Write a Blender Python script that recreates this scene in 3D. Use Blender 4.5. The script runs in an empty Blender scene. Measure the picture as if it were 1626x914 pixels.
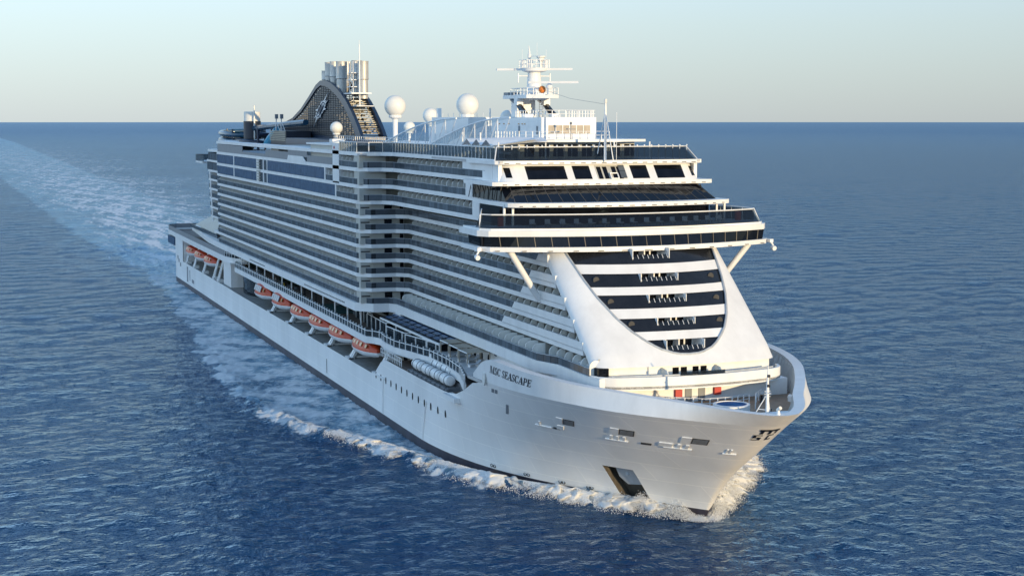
import bpy, bmesh, math, random
import numpy as np
from mathutils import Vector, Matrix
random.seed(7); np.random.seed(7)
R = math.radians
scene = bpy.context.scene
COL = scene.collection

# ------------------------------------------------------------------ camera, sky, sun, exposure
SUN_AZ, SUN_EL = 16.0, 6.5           # azimuth from the bow direction (+X) towards port (+Y)
cam_d = bpy.data.cameras.new('camera'); cam = bpy.data.objects.new('camera', cam_d); COL.objects.link(cam)
_yaw, _pit = math.pi + R(-20.2985), R(6.26152)
_F = Vector((math.cos(_yaw)*math.cos(_pit), math.sin(_yaw)*math.cos(_pit), -math.sin(_pit)))
_Rt = Vector((math.sin(_yaw), -math.cos(_yaw), 0)); _U = _Rt.cross(_F)
_m = Matrix((_Rt, _U, -_F)).transposed().to_4x4(); _m.translation = Vector((465.049, -84.992, 48.049))
cam.matrix_world = _m
cam_d.sensor_width = 36; cam_d.lens = 2436.495*36/1626
cam_d.clip_start = 1; cam_d.clip_end = 300000
scene.camera = cam
world = bpy.data.worlds.new('World'); scene.world = world; world.use_nodes = True
wn = world.node_tree.nodes; wl = world.node_tree.links; wn.clear()
sky = wn.new('ShaderNodeTexSky'); sky.sky_type = 'NISHITA'; sky.sun_disc = False
sky.sun_elevation = R(SUN_EL+4); sky.sun_rotation = R(90-SUN_AZ)
sky.altitude = 0; sky.air_density = 1.0; sky.dust_density = 0.1; sky.ozone_density = 4.0
# a hazy sea sky: the Nishita sky seen through a pale layer that thickens to the horizon
wtc = wn.new('ShaderNodeTexCoord'); wsp = wn.new('ShaderNodeSeparateXYZ'); wl.new(wtc.outputs['Generated'], wsp.inputs[0])
def wramp(stops):
    r = wn.new('ShaderNodeValToRGB'); e = r.color_ramp.elements
    while len(e) < len(stops): e.new(.5)
    for q, (p, c) in zip(e, stops): q.position = p; q.color = (*c, 1)
    wl.new(wsp.outputs['Z'], r.inputs[0]); return r.outputs[0]
hz_col = wramp([(0,(.335,.375,.395)),(.03,(.375,.42,.432)),(.06,(.41,.465,.475)),(.10,(.445,.525,.575)),(.2,(.395,.51,.62)),(.4,(.24,.40,.56)),(1,(.13,.25,.46))])
hz_amt = wramp([(0,(.92,)*3),(.12,(.75,)*3),(.4,(.45,)*3),(1,(.25,)*3)])
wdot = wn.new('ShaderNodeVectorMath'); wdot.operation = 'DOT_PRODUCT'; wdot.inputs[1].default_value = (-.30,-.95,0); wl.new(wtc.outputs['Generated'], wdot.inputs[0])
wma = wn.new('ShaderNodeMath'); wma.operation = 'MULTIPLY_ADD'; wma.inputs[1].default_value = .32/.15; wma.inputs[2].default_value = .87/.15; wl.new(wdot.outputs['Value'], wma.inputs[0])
wst = wn.new('ShaderNodeMath'); wst.operation = 'MULTIPLY'; wst.inputs[1].default_value = -1.15/.15; wl.new(wsp.outputs['Y'], wst.inputs[0])  # extra sky glow added to starboard, out of frame, to fill the shaded hull
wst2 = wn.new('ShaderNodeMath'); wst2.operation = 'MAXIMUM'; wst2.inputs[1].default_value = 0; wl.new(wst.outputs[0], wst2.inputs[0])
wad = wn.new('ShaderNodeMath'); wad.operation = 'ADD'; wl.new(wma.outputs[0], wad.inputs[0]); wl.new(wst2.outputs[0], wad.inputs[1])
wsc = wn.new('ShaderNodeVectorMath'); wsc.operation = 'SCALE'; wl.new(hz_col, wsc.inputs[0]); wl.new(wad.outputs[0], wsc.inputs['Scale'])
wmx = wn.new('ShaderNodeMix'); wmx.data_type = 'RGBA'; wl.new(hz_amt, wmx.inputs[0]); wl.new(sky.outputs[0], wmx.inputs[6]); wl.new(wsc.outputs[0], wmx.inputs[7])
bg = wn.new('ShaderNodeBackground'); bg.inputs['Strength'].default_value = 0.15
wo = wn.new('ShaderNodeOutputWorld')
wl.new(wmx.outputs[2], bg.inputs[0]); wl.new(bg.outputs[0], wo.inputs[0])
sd = bpy.data.lights.new('sun', 'SUN'); sd.energy = 2.35; sd.angle = R(0.6); sd.color = (1.0, 0.765, 0.44)
sun = bpy.data.objects.new('sun', sd); COL.objects.link(sun)
_sv = Vector((math.cos(R(SUN_EL))*math.cos(R(SUN_AZ)), math.cos(R(SUN_EL))*math.sin(R(SUN_AZ)), math.sin(R(SUN_EL))))
sun.rotation_euler = _sv.to_track_quat('Z', 'Y').to_euler()
sun.location = (600, 200, 200)
scene.view_settings.view_transform = 'Standard'; scene.view_settings.look = 'None'
scene.view_settings.exposure = 0.88; scene.view_settings.gamma = 1
scene.cycles.use_denoising = True; scene.cycles.denoiser = 'OPENIMAGEDENOISE'; scene.cycles.denoising_prefilter = 'ACCURATE'; scene.cycles.use_adaptive_sampling = False
scene.cycles.sample_clamp_indirect = 4; scene.cycles.sample_clamp_direct = 12
scene.cycles.max_bounces = 6; scene.cycles.transparent_max_bounces = 12
scene.cycles.caustics_reflective = False; scene.cycles.caustics_refractive = False

# ------------------------------------------------------------------ helpers
def tag(o, label=None, cat=None, group=None, kind=None):
    for k, v in (('label', label), ('category', cat), ('group', group), ('kind', kind)):
        if v: o[k] = v
    return o
def empty(name, loc=(0,0,0), rz=0):
    o = bpy.data.objects.new(name, None); COL.objects.link(o); o.location = loc; o.rotation_euler = (0,0,rz); o.empty_display_size = 1
    return o
def copy_tree(o, parent=None):
    c = o.copy(); COL.objects.link(c)
    if parent is not None: c.parent = parent
    for ch in list(o.children): copy_tree(ch, c)
    return c
class MB:
    def __init__(s): s.v = []; s.f = []; s.mi = []; s.cur = 0
    def mat(s, i): s.cur = i; return s
    def poly(s, pts, faces):
        b = len(s.v); s.v += [tuple(map(float, p)) for p in pts]
        for f in faces: s.f.append([b+i for i in f]); s.mi.append(s.cur)
        return s
    def quad(s, *p): return s.poly(p, [list(range(len(p)))])
    def box(s, x0, x1, y0, y1, z0, z1):
        p = [(x0,y0,z0),(x1,y0,z0),(x1,y1,z0),(x0,y1,z0),(x0,y0,z1),(x1,y0,z1),(x1,y1,z1),(x0,y1,z1)]
        return s.poly(p, [(3,2,1,0),(4,5,6,7),(0,1,5,4),(1,2,6,5),(2,3,7,6),(3,0,4,7)])
    def prism(s, poly, z0, z1):
        n = len(poly)
        p = [(x,y,z0) for x,y in poly]+[(x,y,z1) for x,y in poly]
        return s.poly(p, [list(range(n))[::-1], list(range(n,2*n))]+[(i,(i+1)%n,n+(i+1)%n,n+i) for i in range(n)])
    def loft(s, rings, closed=True, caps=True):
        n = len(rings[0]); p = [q for r in rings for q in r]; f = []
        m = n if closed else n-1
        for k in range(len(rings)-1):
            for i in range(m):
                j = (i+1) % n
                f.append((k*n+i, k*n+j, (k+1)*n+j, (k+1)*n+i))
        if caps and closed: f.append(list(range(n))[::-1]); f.append([(len(rings)-1)*n+i for i in range(n)])
        return s.poly(p, f)
    def tube(s, path, r, n=8, caps=True):
        path = [Vector(p) for p in path]; rings = []
        rr = r if isinstance(r, (list, tuple)) else [r]*len(path)
        up = None
        for i, p in enumerate(path):
            t = (path[min(i+1,len(path)-1)]-path[max(i-1,0)]).normalized()
            if up is None: up = Vector((0,0,1)) if abs(t.z) < .9 else Vector((1,0,0))
            a = t.cross(up).normalized(); b = a.cross(t).normalized(); up = b
            rings.append([p+a*math.cos(2*math.pi*k/n)*rr[i]+b*math.sin(2*math.pi*k/n)*rr[i] for k in range(n)])
        return s.loft(rings, True, caps)
    def lathe(s, c, prof, n=24):
        rings = [[(c[0]+r*math.cos(2*math.pi*k/n), c[1]+r*math.sin(2*math.pi*k/n), c[2]+z) for k in range(n)] for r, z in prof]
        return s.loft(rings)
    def sphere(s, c, r, n=24, zs=1.0, z0=-1.0):
        prof = []
        for k in range(13):
            a = math.asin(z0)+(math.pi/2-math.asin(z0))*k/12
            prof.append((max(.01, r*math.cos(a)), r*zs*math.sin(a)))
        return s.lathe(c, prof, n)
    def bar(s, a, b, w, h=None):
        h = h or w; a = Vector(a); b = Vector(b); t = (b-a).normalized()
        u = Vector((0,0,1)) if abs(t.z) < .95 else Vector((1,0,0))
        l = t.cross(u).normalized()*w/2; k = l.cross(t).normalized()*h/2
        return s.loft([[q-l-k, q+l-k, q+l+k, q-l+k] for q in (a, b)])
    def ribbon(s, path, o0, o1, z0, z1):
        A = offset(path, o0); B = offset(path, o1)
        rings = [[(a[0],a[1],z0),(b[0],b[1],z0),(b[0],b[1],z1),(a[0],a[1],z1)] for a, b in zip(A, B)]
        return s.loft(rings)
    def build(s, name, mats, parent=None, smooth=False, kind=None, label=None):
        me = bpy.data.meshes.new(name); me.from_pydata(s.v, [], s.f)
        if not isinstance(mats, (list, tuple)): mats = [mats]
        for m in mats: me.materials.append(m)
        if len(mats) > 1: me.polygons.foreach_set('material_index', s.mi)
        bm = bmesh.new(); bm.from_mesh(me); bmesh.ops.recalc_face_normals(bm, faces=bm.faces); bm.to_mesh(me); bm.free()
        if smooth:
            me.polygons.foreach_set('use_smooth', [True]*len(me.polygons))
            try: me.set_sharp_from_angle(angle=R(smooth if smooth is not True else 35))
            except Exception: pass
        o = bpy.data.objects.new(name, me); COL.objects.link(o)
        if parent is not None: o.parent = parent
        if kind: o['kind'] = kind
        if label: o['label'] = label
        return o
def split_loose(o, name=None):
    """every connected piece of a part becomes a part of its own"""
    bm = bmesh.new(); bm.from_mesh(o.data); bm.verts.ensure_lookup_table(); seen = set(); groups = []
    for v in bm.verts:
        if v.index in seen: continue
        st = [v]; seen.add(v.index); g = []
        while st:
            q = st.pop(); g.append(q.index)
            for e in q.link_edges:
                w = e.other_vert(q)
                if w.index not in seen: seen.add(w.index); st.append(w)
        groups.append(g)
    vs = [v.co.copy() for v in bm.verts]; fs = [[v.index for v in f.verts] for f in bm.faces]; bm.free()
    owner = {i: k for k, g in enumerate(groups) for i in g}; mats = list(o.data.materials); par = o.parent; nm = name or o.name.split('.')[0]
    bpy.data.objects.remove(o); out = []
    for k, g in enumerate(groups):
        loc = {i: n for n, i in enumerate(g)}
        me = bpy.data.meshes.new(nm); me.from_pydata([vs[i] for i in g], [], [[loc[i] for i in f] for f in fs if owner[f[0]] == k])
        for m in mats: me.materials.append(m)
        q = bpy.data.objects.new(nm, me); COL.objects.link(q); q.parent = par; out.append(q)
    return out
def offset(path, d):
    n = len(path); out = []
    for i in range(n):
        a = Vector(path[max(i-1,0)]); b = Vector(path[i]); c = Vector(path[min(i+1,n-1)])
        t1 = (b-a).normalized() if i > 0 else (c-b).normalized(); t2 = (c-b).normalized() if i < n-1 else t1
        n1 = Vector((-t1.y, t1.x)); n2 = Vector((-t2.y, t2.x)); m = (n1+n2)
        m = m.normalized() if m.length > 1e-6 else n1
        out.append(tuple(b+m*d/max(.4, m.dot(n1))))
    return out

# ------------------------------------------------------------------ materials
def nt(name):
    m = bpy.data.materials.new(name); m.use_nodes = True; t = m.node_tree
    return m, t.nodes, t.links, t.nodes['Principled BSDF']
def paint(name, col, rough=.45, var=.06, scale=.25, metal=0, bump=0, streak=True, spec=.5):
    """paint with uneven weathering and faint run-down streaks in its own tone"""
    m, N, L, b = nt(name)
    tc = N.new('ShaderNodeTexCoord'); mp = N.new('ShaderNodeMapping'); L.new(tc.outputs['Object'], mp.inputs[0])
    mp.inputs['Scale'].default_value = (1,1,.25) if streak else (1,1,1)
    no = N.new('ShaderNodeTexNoise'); no.inputs['Scale'].default_value = scale; no.inputs['Detail'].default_value = 7; no.inputs['Roughness'].default_value = .65
    L.new(mp.outputs[0], no.inputs['Vector'])
    cr = N.new('ShaderNodeValToRGB'); e = cr.color_ramp.elements
    e[0].position = .3; e[1].position = .7
    e[0].color = (*[max(0, c*(1-var*1.6)) for c in col], 1); e[1].color = (*[min(1, c*(1+var*.5)) for c in col], 1)
    L.new(no.outputs['Fac'], cr.inputs[0]); L.new(cr.outputs[0], b.inputs['Base Color'])
    b.inputs['Roughness'].default_value = rough; b.inputs['Metallic'].default_value = metal
    b.inputs['Specular IOR Level'].default_value = spec
    if bump:
        bp = N.new('ShaderNodeBump'); bp.inputs['Strength'].default_value = bump; bp.inputs['Distance'].default_value = .05
        L.new(no.outputs['Fac'], bp.inputs['Height']); L.new(bp.outputs[0], b.inputs['Normal'])
    return m
def hull_paint():
    m, N, L, b = nt('hull_white_paint')
    tc = N.new('ShaderNodeTexCoord')
    no = N.new('ShaderNodeTexNoise'); no.inputs['Scale'].default_value = .12; no.inputs['Detail'].default_value = 8; no.inputs['Roughness'].default_value = .62
    mp = N.new('ShaderNodeMapping'); mp.inputs['Scale'].default_value = (1,1,.35); L.new(tc.outputs['Object'], mp.inputs[0]); L.new(mp.outputs[0], no.inputs['Vector'])
    cr = N.new('ShaderNodeValToRGB'); e = cr.color_ramp.elements; e[0].position = .3; e[1].position = .68
    e[0].color = (.745,.74,.725,1); e[1].color = (.865,.86,.845,1); L.new(no.outputs['Fac'], cr.inputs[0])
    # welded plate seams
    m2 = N.new('ShaderNodeMapping'); m2.inputs['Rotation'].default_value = (R(90),0,0); L.new(tc.outputs['Object'], m2.inputs[0])
    br = N.new('ShaderNodeTexBrick'); br.inputs['Scale'].default_value = 1; br.inputs['Brick Width'].default_value = 7.5; br.inputs['Row Height'].default_value = 2.3
    br.inputs['Mortar Size'].default_value = .055; br.inputs['Mortar Smooth'].default_value = .8; br.offset = .37
    br.inputs['Color1'].default_value = (1,1,1,1); br.inputs['Color2'].default_value = (.965,.965,.965,1); br.inputs['Mortar'].default_value = (1.22,1.2,1.15,1)
    L.new(m2.outputs[0], br.inputs['Vector'])
    mx = N.new('ShaderNodeMix'); mx.data_type = 'RGBA'; mx.blend_type = 'MULTIPLY'; mx.inputs[0].default_value = .8
    L.new(cr.outputs[0], mx.inputs[6]); L.new(br.outputs['Color'], mx.inputs[7]); L.new(mx.outputs[2], b.inputs['Base Color'])
    b.inputs['Roughness'].default_value = .38
    n2 = N.new('ShaderNodeTexNoise'); n2.inputs['Scale'].default_value = .45; n2.inputs['Detail'].default_value = 3; L.new(tc.outputs['Object'], n2.inputs['Vector'])
    ad = N.new('ShaderNodeMath'); ad.operation = 'MULTIPLY_ADD'; ad.inputs[1].default_value = -.25; L.new(br.outputs['Fac'], ad.inputs[0]); L.new(n2.outputs['Fac'], ad.inputs[2])
    bp = N.new('ShaderNodeBump'); bp.inputs['Strength'].default_value = .35; bp.inputs['Distance'].default_value = .12
    L.new(ad.outputs[0], bp.inputs['Height']); L.new(bp.outputs[0], b.inputs['Normal'])
    return m
def glass_dark(name, col, rough=.06, var=.4, scale=.5, spec=.3):
    m = paint(name, col, .6, var, scale, streak=False, spec=0.0); N = m.node_tree.nodes; L = m.node_tree.links
    gl = N.new('ShaderNodeBsdfGlossy'); gl.inputs['Roughness'].default_value = rough; gl.inputs[0].default_value = (.85,.9,.95,1)
    fr = N.new('ShaderNodeFresnel'); fr.inputs[0].default_value = 1.4
    mi = N.new('ShaderNodeMath'); mi.operation = 'MINIMUM'; mi.inputs[1].default_value = spec; L.new(fr.outputs[0], mi.inputs[0])
    mx = N.new('ShaderNodeMixShader'); L.new(mi.outputs[0], mx.inputs[0]); L.new(N['Principled BSDF'].outputs[0], mx.inputs[1]); L.new(gl.outputs[0], mx.inputs[2]); L.new(mx.outputs[0], N['Material Output'].inputs[0])
    return m
def rail_glass(name, col, opac):
    m, N, L, b = nt(name)
    b.inputs['Base Color'].default_value = (*col, 1); b.inputs['Roughness'].default_value = .05
    tr = N.new('ShaderNodeBsdfTransparent'); tr.inputs[0].default_value = (.75,.82,.86,1)
    mx = N.new('ShaderNodeMixShader'); mx.inputs[0].default_value = opac
    L.new(tr.outputs[0], mx.inputs[1]); L.new(b.outputs[0], mx.inputs[2]); L.new(mx.outputs[0], N['Material Output'].inputs[0])
    return m
M = {}
M['clear'] = rail_glass('clear_roof_panel', (.7,.74,.76), .16)
M['white'] = paint('white_paint', (.80,.80,.79), .42, .07, .35)
M['hull'] = hull_paint()
M['boot'] = paint('boot_top_paint', (.045,.042,.062), .5, .4, .3)
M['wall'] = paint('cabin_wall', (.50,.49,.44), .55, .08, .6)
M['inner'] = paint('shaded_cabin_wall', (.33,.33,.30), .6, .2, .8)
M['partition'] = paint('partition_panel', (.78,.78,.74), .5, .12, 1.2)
M['bglass'] = glass_dark('balcony_glass', (.092,.108,.125), .14, .15, spec=.14)
def pane_joints(m, pitch):
    N = m.node_tree.nodes; L = m.node_tree.links; b = N['Principled BSDF']; src = b.inputs['Base Color'].links[0].from_socket
    tc = N.new('ShaderNodeTexCoord'); sp = N.new('ShaderNodeSeparateXYZ'); L.new(tc.outputs['Object'], sp.inputs[0])
    dv = N.new('ShaderNodeMath'); dv.operation = 'DIVIDE'; dv.inputs[1].default_value = pitch; L.new(sp.outputs['X'], dv.inputs[0])
    fl = N.new('ShaderNodeMath'); fl.operation = 'FLOOR'; L.new(dv.outputs[0], fl.inputs[0])
    fz = N.new('ShaderNodeMath'); fz.operation = 'FLOOR'; zz = N.new('ShaderNodeMath'); zz.operation = 'DIVIDE'; zz.inputs[1].default_value = 2.45; L.new(sp.outputs['Z'], zz.inputs[0]); L.new(zz.outputs[0], fz.inputs[0])
    cv = N.new('ShaderNodeCombineXYZ'); L.new(fl.outputs[0], cv.inputs[0]); L.new(fz.outputs[0], cv.inputs[2])
    wn_ = N.new('ShaderNodeTexWhiteNoise'); L.new(cv.outputs[0], wn_.inputs['Vector'])
    fr = N.new('ShaderNodeMath'); fr.operation = 'FRACT'; L.new(dv.outputs[0], fr.inputs[0])
    gt = N.new('ShaderNodeMath'); gt.operation = 'GREATER_THAN'; gt.inputs[1].default_value = .06; L.new(fr.outputs[0], gt.inputs[0])
    mr = N.new('ShaderNodeMapRange'); mr.inputs[3].default_value = .62; mr.inputs[4].default_value = 1.3; L.new(wn_.outputs['Value'], mr.inputs[0])
    mm = N.new('ShaderNodeMath'); mm.operation = 'MULTIPLY'; L.new(mr.outputs[0], mm.inputs[0])
    m2 = N.new('ShaderNodeMapRange'); m2.inputs[3].default_value = .35; m2.inputs[4].default_value = 1; L.new(gt.outputs[0], m2.inputs[0]); L.new(m2.outputs[0], mm.inputs[1])
    sc = N.new('ShaderNodeVectorMath'); sc.operation = 'SCALE'; L.new(src, sc.inputs[0]); L.new(mm.outputs[0], sc.inputs['Scale']); L.new(sc.outputs[0], b.inputs['Base Color'])
pane_joints(M['bglass'], 1.3)
M['bglass2'] = glass_dark('smoked_glass', (.016,.019,.024))
M['panel'] = glass_dark('blue_grey_glazing', (.055,.10,.18), .2, .25, .8, .16)
M['black'] = paint('black_cladding', (.016,.018,.022), .22, .25, .5, streak=False)
M['pane'] = glass_dark('window_glass', (.007,.008,.011), .04, spec=.07)
M['screen'] = rail_glass('windscreen_glass', (.012,.014,.018), .52)
M['rail'] = rail_glass('rail_glass', (.03,.04,.05), .45)
M['grey'] = paint('grey_screen', (.20,.215,.235), .5, .1, 1.5)
M['deck'] = paint('teak_brown_deck', (.22,.16,.125), .7, .2, 1.2, streak=False)
M['deck_grey'] = paint('pale_deck_coating', (.50,.50,.50), .6, .12, .5, streak=False)
M['bdeck'] = paint('grey_boat_deck', (.30,.29,.27), .7, .25, .8, streak=False)
M['fdeck'] = paint('tan_foredeck', (.34,.235,.16), .7, .15, 1.2, streak=False)
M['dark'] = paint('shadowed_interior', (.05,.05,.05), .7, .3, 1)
M['navy'] = paint('navy_paint', (.014,.032,.070), .35, .15, .5)
M['louvre'] = paint('dark_louvre', (.010,.018,.036), .4, .2, .7)
M['slat'] = paint('bright_slat', (.40,.36,.28), .5, .25, 1)
M['steel'] = paint('steel_pipe', (.58,.56,.52), .45, .18, .8, metal=.35)
M['dome'] = paint('radome_shell', (.76,.75,.70), .45, .05, .6, streak=False)
M['orange'] = paint('orange_gelcoat', (.58,.060,.012), .4, .15, 1.0, streak=False)
M['tan'] = paint('amber_window', (.55,.33,.16), .25, .1, 2, streak=False)
M['blue'] = paint('slide_blue', (.015,.075,.14), .2, .3, .5)
M['cyan'] = paint('slide_cyan', (.10,.42,.62), .3, .2, .5)
M['pool'] = paint('pool_cover_blue', (.010,.10,.27), .7, .2, 1, streak=False, spec=.05)
M['poolw'] = paint('pool_water', (.16,.45,.55), .08, .2, 1, streak=False)
M['red'] = paint('red_paint', (.50,.03,.025), .4, .1, 2)
M['letter'] = paint('black_lettering', (.012,.014,.02), .4, .1, 2)
M['silver'] = paint('silver_emblem', (.60,.64,.70), .3, .1, 1, metal=.3)
M['green'] = paint('shrub_leaf', (.035,.06,.03), .7, .5, 3, streak=False)
M['teal'] = paint('teal_pad', (.05,.13,.13), .6, .2, 1, streak=False)
M['yellow'] = paint('yellow_plastic', (.65,.42,.03), .4, .1, 3)
M['rust'] = paint('anchor_pocket_steel', (.12,.105,.085), .55, .5, .6)
M['anchor'] = paint('anchor_grey', (.42,.45,.48), .4, .15, .8)
M['skin'] = paint('skin', (.45,.28,.2), .6, .05, 3); M['cloth'] = paint('pale_clothing', (.7,.72,.75), .8, .1, 3); M['hair'] = paint('dark_hair', (.03,.02,.015), .6, .1, 3)
M['roofpv'] = paint('solar_panel_roof', (.045,.05,.06), .3, .6, .9, streak=False)
M['canvas'] = paint('white_canvas', (.72,.74,.76), .8, .06, 1)
M['cane'] = paint('beige_louvre', (.42,.36,.28), .6, .15, 2)

# ------------------------------------------------------------------ hull form
STEM = ([-4,0,2.9,6.2,9.3,12.8,14.6,16.0,16.6],[301.5,302.7,304.7,308.0,312.3,316.8,319.2,320.9,321.5])
WLt = ([0,.2,.373,.528,.618,.72,.824,.914,.97,1],[20.5,20.5,20.35,18.7,16.8,13.5,9.0,4.6,1.7,0])
KNt = ([0,.5,.585,.68,.752,.787,.83,.872,.913,.941,.965,.985,.995,1],[20.5,20.5,20.3,19.0,17.0,15.8,14.1,11.8,8.9,6.6,4.5,2.6,1.3,0])
RIM = ([240,280,286,290,296,301,307,312,316,319,320.6,321.3,321.5],[20.5,20.5,19.8,19.1,17.1,14.5,10.9,7.7,5.5,3.5,2.0,1.0,0])
RIMZ = ([271,276,279.5,282,286,290,300,312,322],[13.4,14.9,17.0,17.55,17.45,17.25,16.7,16.3,16.1])
ZK = 14.4
def smooth_tab(xs, ys, x):
    """monotone-ish smooth interpolation of a table"""
    xs = np.asarray(xs, float); ys = np.asarray(ys, float)
    d = np.gradient(ys, xs); i = int(np.clip(np.searchsorted(xs, x)-1, 0, len(xs)-2))
    h = xs[i+1]-xs[i]; t = min(1, max(0, (x-xs[i])/h)); sl = (ys[i+1]-ys[i])/h
    m0 = d[i] if d[i]*sl > 0 else 0; m1 = d[i+1] if d[i+1]*sl > 0 else 0
    m0 = math.copysign(min(abs(m0), 3*abs(sl)), m0); m1 = math.copysign(min(abs(m1), 3*abs(sl)), m1)
    return float((2*t**3-3*t*t+1)*ys[i]+(t**3-2*t*t+t)*h*m0+(-2*t**3+3*t*t)*ys[i+1]+(t**3-t*t)*h*m1)
def stem(z): return float(np.interp(z, *STEM))
def hull_pt(u, z, side=-1):
    X = 225+(stem(z)-225)*u
    w = max(0, min(1, z/ZK))**1.25
    return Vector((X, side*(smooth_tab(*WLt, u)*(1-w)+smooth_tab(*KNt, u)*w), z))
def hull_n(u, z):
    e = 1e-3
    a = hull_pt(min(1,u+e), z)-hull_pt(u-e, z); b = hull_pt(u, z+.05)-hull_pt(u, z-.05)
    n = b.cross(a).normalized()
    return n if n.y < 0 else -n
def hb_wl(X): return smooth_tab(*WLt, min(1, max(0, (X-225)/77.7))) if X < 302.7 else 0.0

ship = empty('cruise_ship')
tag(ship, 'long white cruise ship with stacked balcony decks steaming across open blue sea', 'cruise ship')
def part(mb, name, mat, parent=ship, **k): return mb.build(name, mat, parent, **k)

top_tab = ([-1,14.9,15.1,66,89.9,90,226,231.5,264,268,271.5,276.5],[13.4,13.4,7.0,7.0,7.0,6.9,6.9,10.3,10.3,10.9,13.3,ZK])
def ush(u, z):
    """slant of the plate lines round the anchor pocket"""
    w = np.interp(u, [.76,.83,.895,.975], [0,1,1,0]); return u+.037*w*min(1.1, max(0, (5.6-z)/4.9))
def hp(u, z, side=-1): return hull_pt(ush(u, z), z, side)
def hull_mesh():
    mb = MB()
    pocket = (.840, .886, .905, 5.6)         # anchor pocket, see below
    for side in (-1, 1):
        cols = [('x', x) for x in (0, 7, 14.9, 15.1, 30, 48, 66, 89.9, 100, 120, 140, 160, 180, 200, 215)]
        us = sorted(set([0,.01,.02,.04,.06,.09,.13,.18,.23,.28,.33,.36,.39,.42,.45,.48,.51,.54,.57,.6,.63,.655,.68,.705,.73,.755,.775,.795,.815,.825,.84,.855,.87,.886,.90,.912,.925,.937,.949,.96,.97,.978,.985,.991,.996,1.0]))
        cols += [('u', u) for u in us]
        rows = []
        for k, v in cols:
            X = v if k == 'x' else 225+(stem(9)-225)*v
            top = float(np.interp(X, *top_tab)) if side < 0 else (13.4 if X < 262 else float(np.interp(X, [262,276.5], [13.4, ZK])))
            zs = [-4, -1.5, 0, .5, 1.3, 2.4, 3.5, 4.6, 5.6]
            zs += [5.6+(top-5.6)*t for t in (.12,.24,.36,.48,.6,.72,.82,.91,1.0)]
            rows.append([Vector((v, side*20.5, z)) if k == 'x' else hp(v, z, side) for z in zs])
        nz = len(rows[0]); b = len(mb.v); mb.v += [tuple(p) for r in rows for p in r]
        for i in range(len(rows)-1):
            for j in range(nz-1):
                if side < 0 and cols[i][0] == 'u' and cols[i][1] >= .84-1e-6 and cols[i+1][1] <= .886+1e-6 and 2 <= j < 8: continue
                mb.f.append([b+i*nz+j, b+(i+1)*nz+j, b+(i+1)*nz+j+1, b+i*nz+j+1]); mb.mi.append(1 if j < 4 else 0)
    # transom
    mb.mat(0).quad((0,-20.5,-4),(0,20.5,-4),(0,20.5,13.4),(0,-20.5,13.4))
    o = part(mb, 'hull', [M['hull'], M['boot']])
    o.data.polygons.foreach_set('use_smooth', [True]*len(o.data.polygons))
    o.data.set_sharp_from_angle(angle=R(50))
    bm = bmesh.new(); bm.from_mesh(o.data); bmesh.ops.remove_doubles(bm, verts=bm.verts, dist=.01); bm.to_mesh(o.data); bm.free()
    return o
hull = hull_mesh()
# anchor pocket: walls and back of the opening, the anchor in it
def pocket():
    ua, ub, zt, zb = .84, .886, 5.6, 0.0
    mb = MB(); D = Vector((-.55, .80, .25)).normalized()*1.7
    zs = [0,.5,1.3,2.4,3.5,4.6,5.6]
    mid = [ .855, .87]
    top = [hp(u, zt) for u in (ua,*mid,ub)]; L_ = [hp(ua, z) for z in zs]; R_ = [hp(ub, z) for z in zs]
    for S in (top, L_, R_):
        for p, q in zip(S, S[1:]): mb.quad(p, q, q+D, p+D)
    for i in range(len(zs)-1):
        mb.quad(L_[i]+D, R_[i]+D, R_[i+1]+D, L_[i+1]+D)
    part(mb, 'anchor_pocket', M['rust'])
    a = MB(); c = lambda u, z, k: hp(u, z)+D*k
    a.loft([[c(.855,5.3,.35),c(.8855,5.4,.35),c(.8855,3.3,.25),c(.860,3.0,.25),c(.852,4.0,.3)],[c(.855,5.3,.85),c(.8855,5.4,.85),c(.8855,3.3,.85),c(.860,3.0,.85),c(.852,4.0,.85)]])
    o = part(a, 'anchor', M['anchor'])
    sh = MB(); sh.tube([c(.868,4.4,.3), c(.868,5.5,.8)], .28, 8); sh.build('anchor_shank', M['anchor'], o)
pocket()
# hull fittings near the bow
def on_hull(mb, u0, u1, z0, z1, out, n=4, mode='patch'):
    """patch that follows the hull skin, 'out' metres proud"""
    g = [[hull_pt(u0+(u1-u0)*i/n, z)+hull_n(u0+(u1-u0)*i/n, z)*out for z in (z0, z1)] for i in range(n+1)]
    gi = [[hull_pt(u0+(u1-u0)*i/n, z)-hull_n(u0+(u1-u0)*i/n, z)*.1 for z in (z0, z1)] for i in range(n+1)]
    mb.loft([[a[0], a[1], b[1], b[0]] for a, b in zip(g, gi)])
    return mb
for ua, ub in ((.757,.789),(.846,.878),(.932,.960)):
    w = ub-ua
    o = part(on_hull(MB(), ua+w*.38, ub, 11.05, 11.85, .05), 'mooring_port', M['dark'])
    f = MB()
    for k in range(4):
        z = 11.18+k*.17; on_hull(f, ua+w*.42, ub-w*.04, z, z+.04, .10, 2)
    f.build('port_slat', M['grey'], o)
    on_hull(MB(), ua-w*.02, ua+w*.36, 11.1, 11.9, .10).build('fender_pad', M['white'], o)
for u, n in ((.732,1),(.855,3),(.930,3),(.985,2)):
    w = .020 if u < .97 else .008
    f = on_hull(MB(), u-w*.75, u+w*.85, 10.1, 10.2, .18)
    o = part(f, 'fairlead_shelf', M['white'])
    for k in range(n):
        q = u-w*.45+k*w*.45
        on_hull(MB(), q, q+w*.18, 10.2, 10.75, .12, 2).build('roller', M['white'], o)
for u in (.765,.915): part(on_hull(MB(), u-.006, u+.006, 10.2, 10.75, .12), 'hawse_pipe', M['white'])
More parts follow.
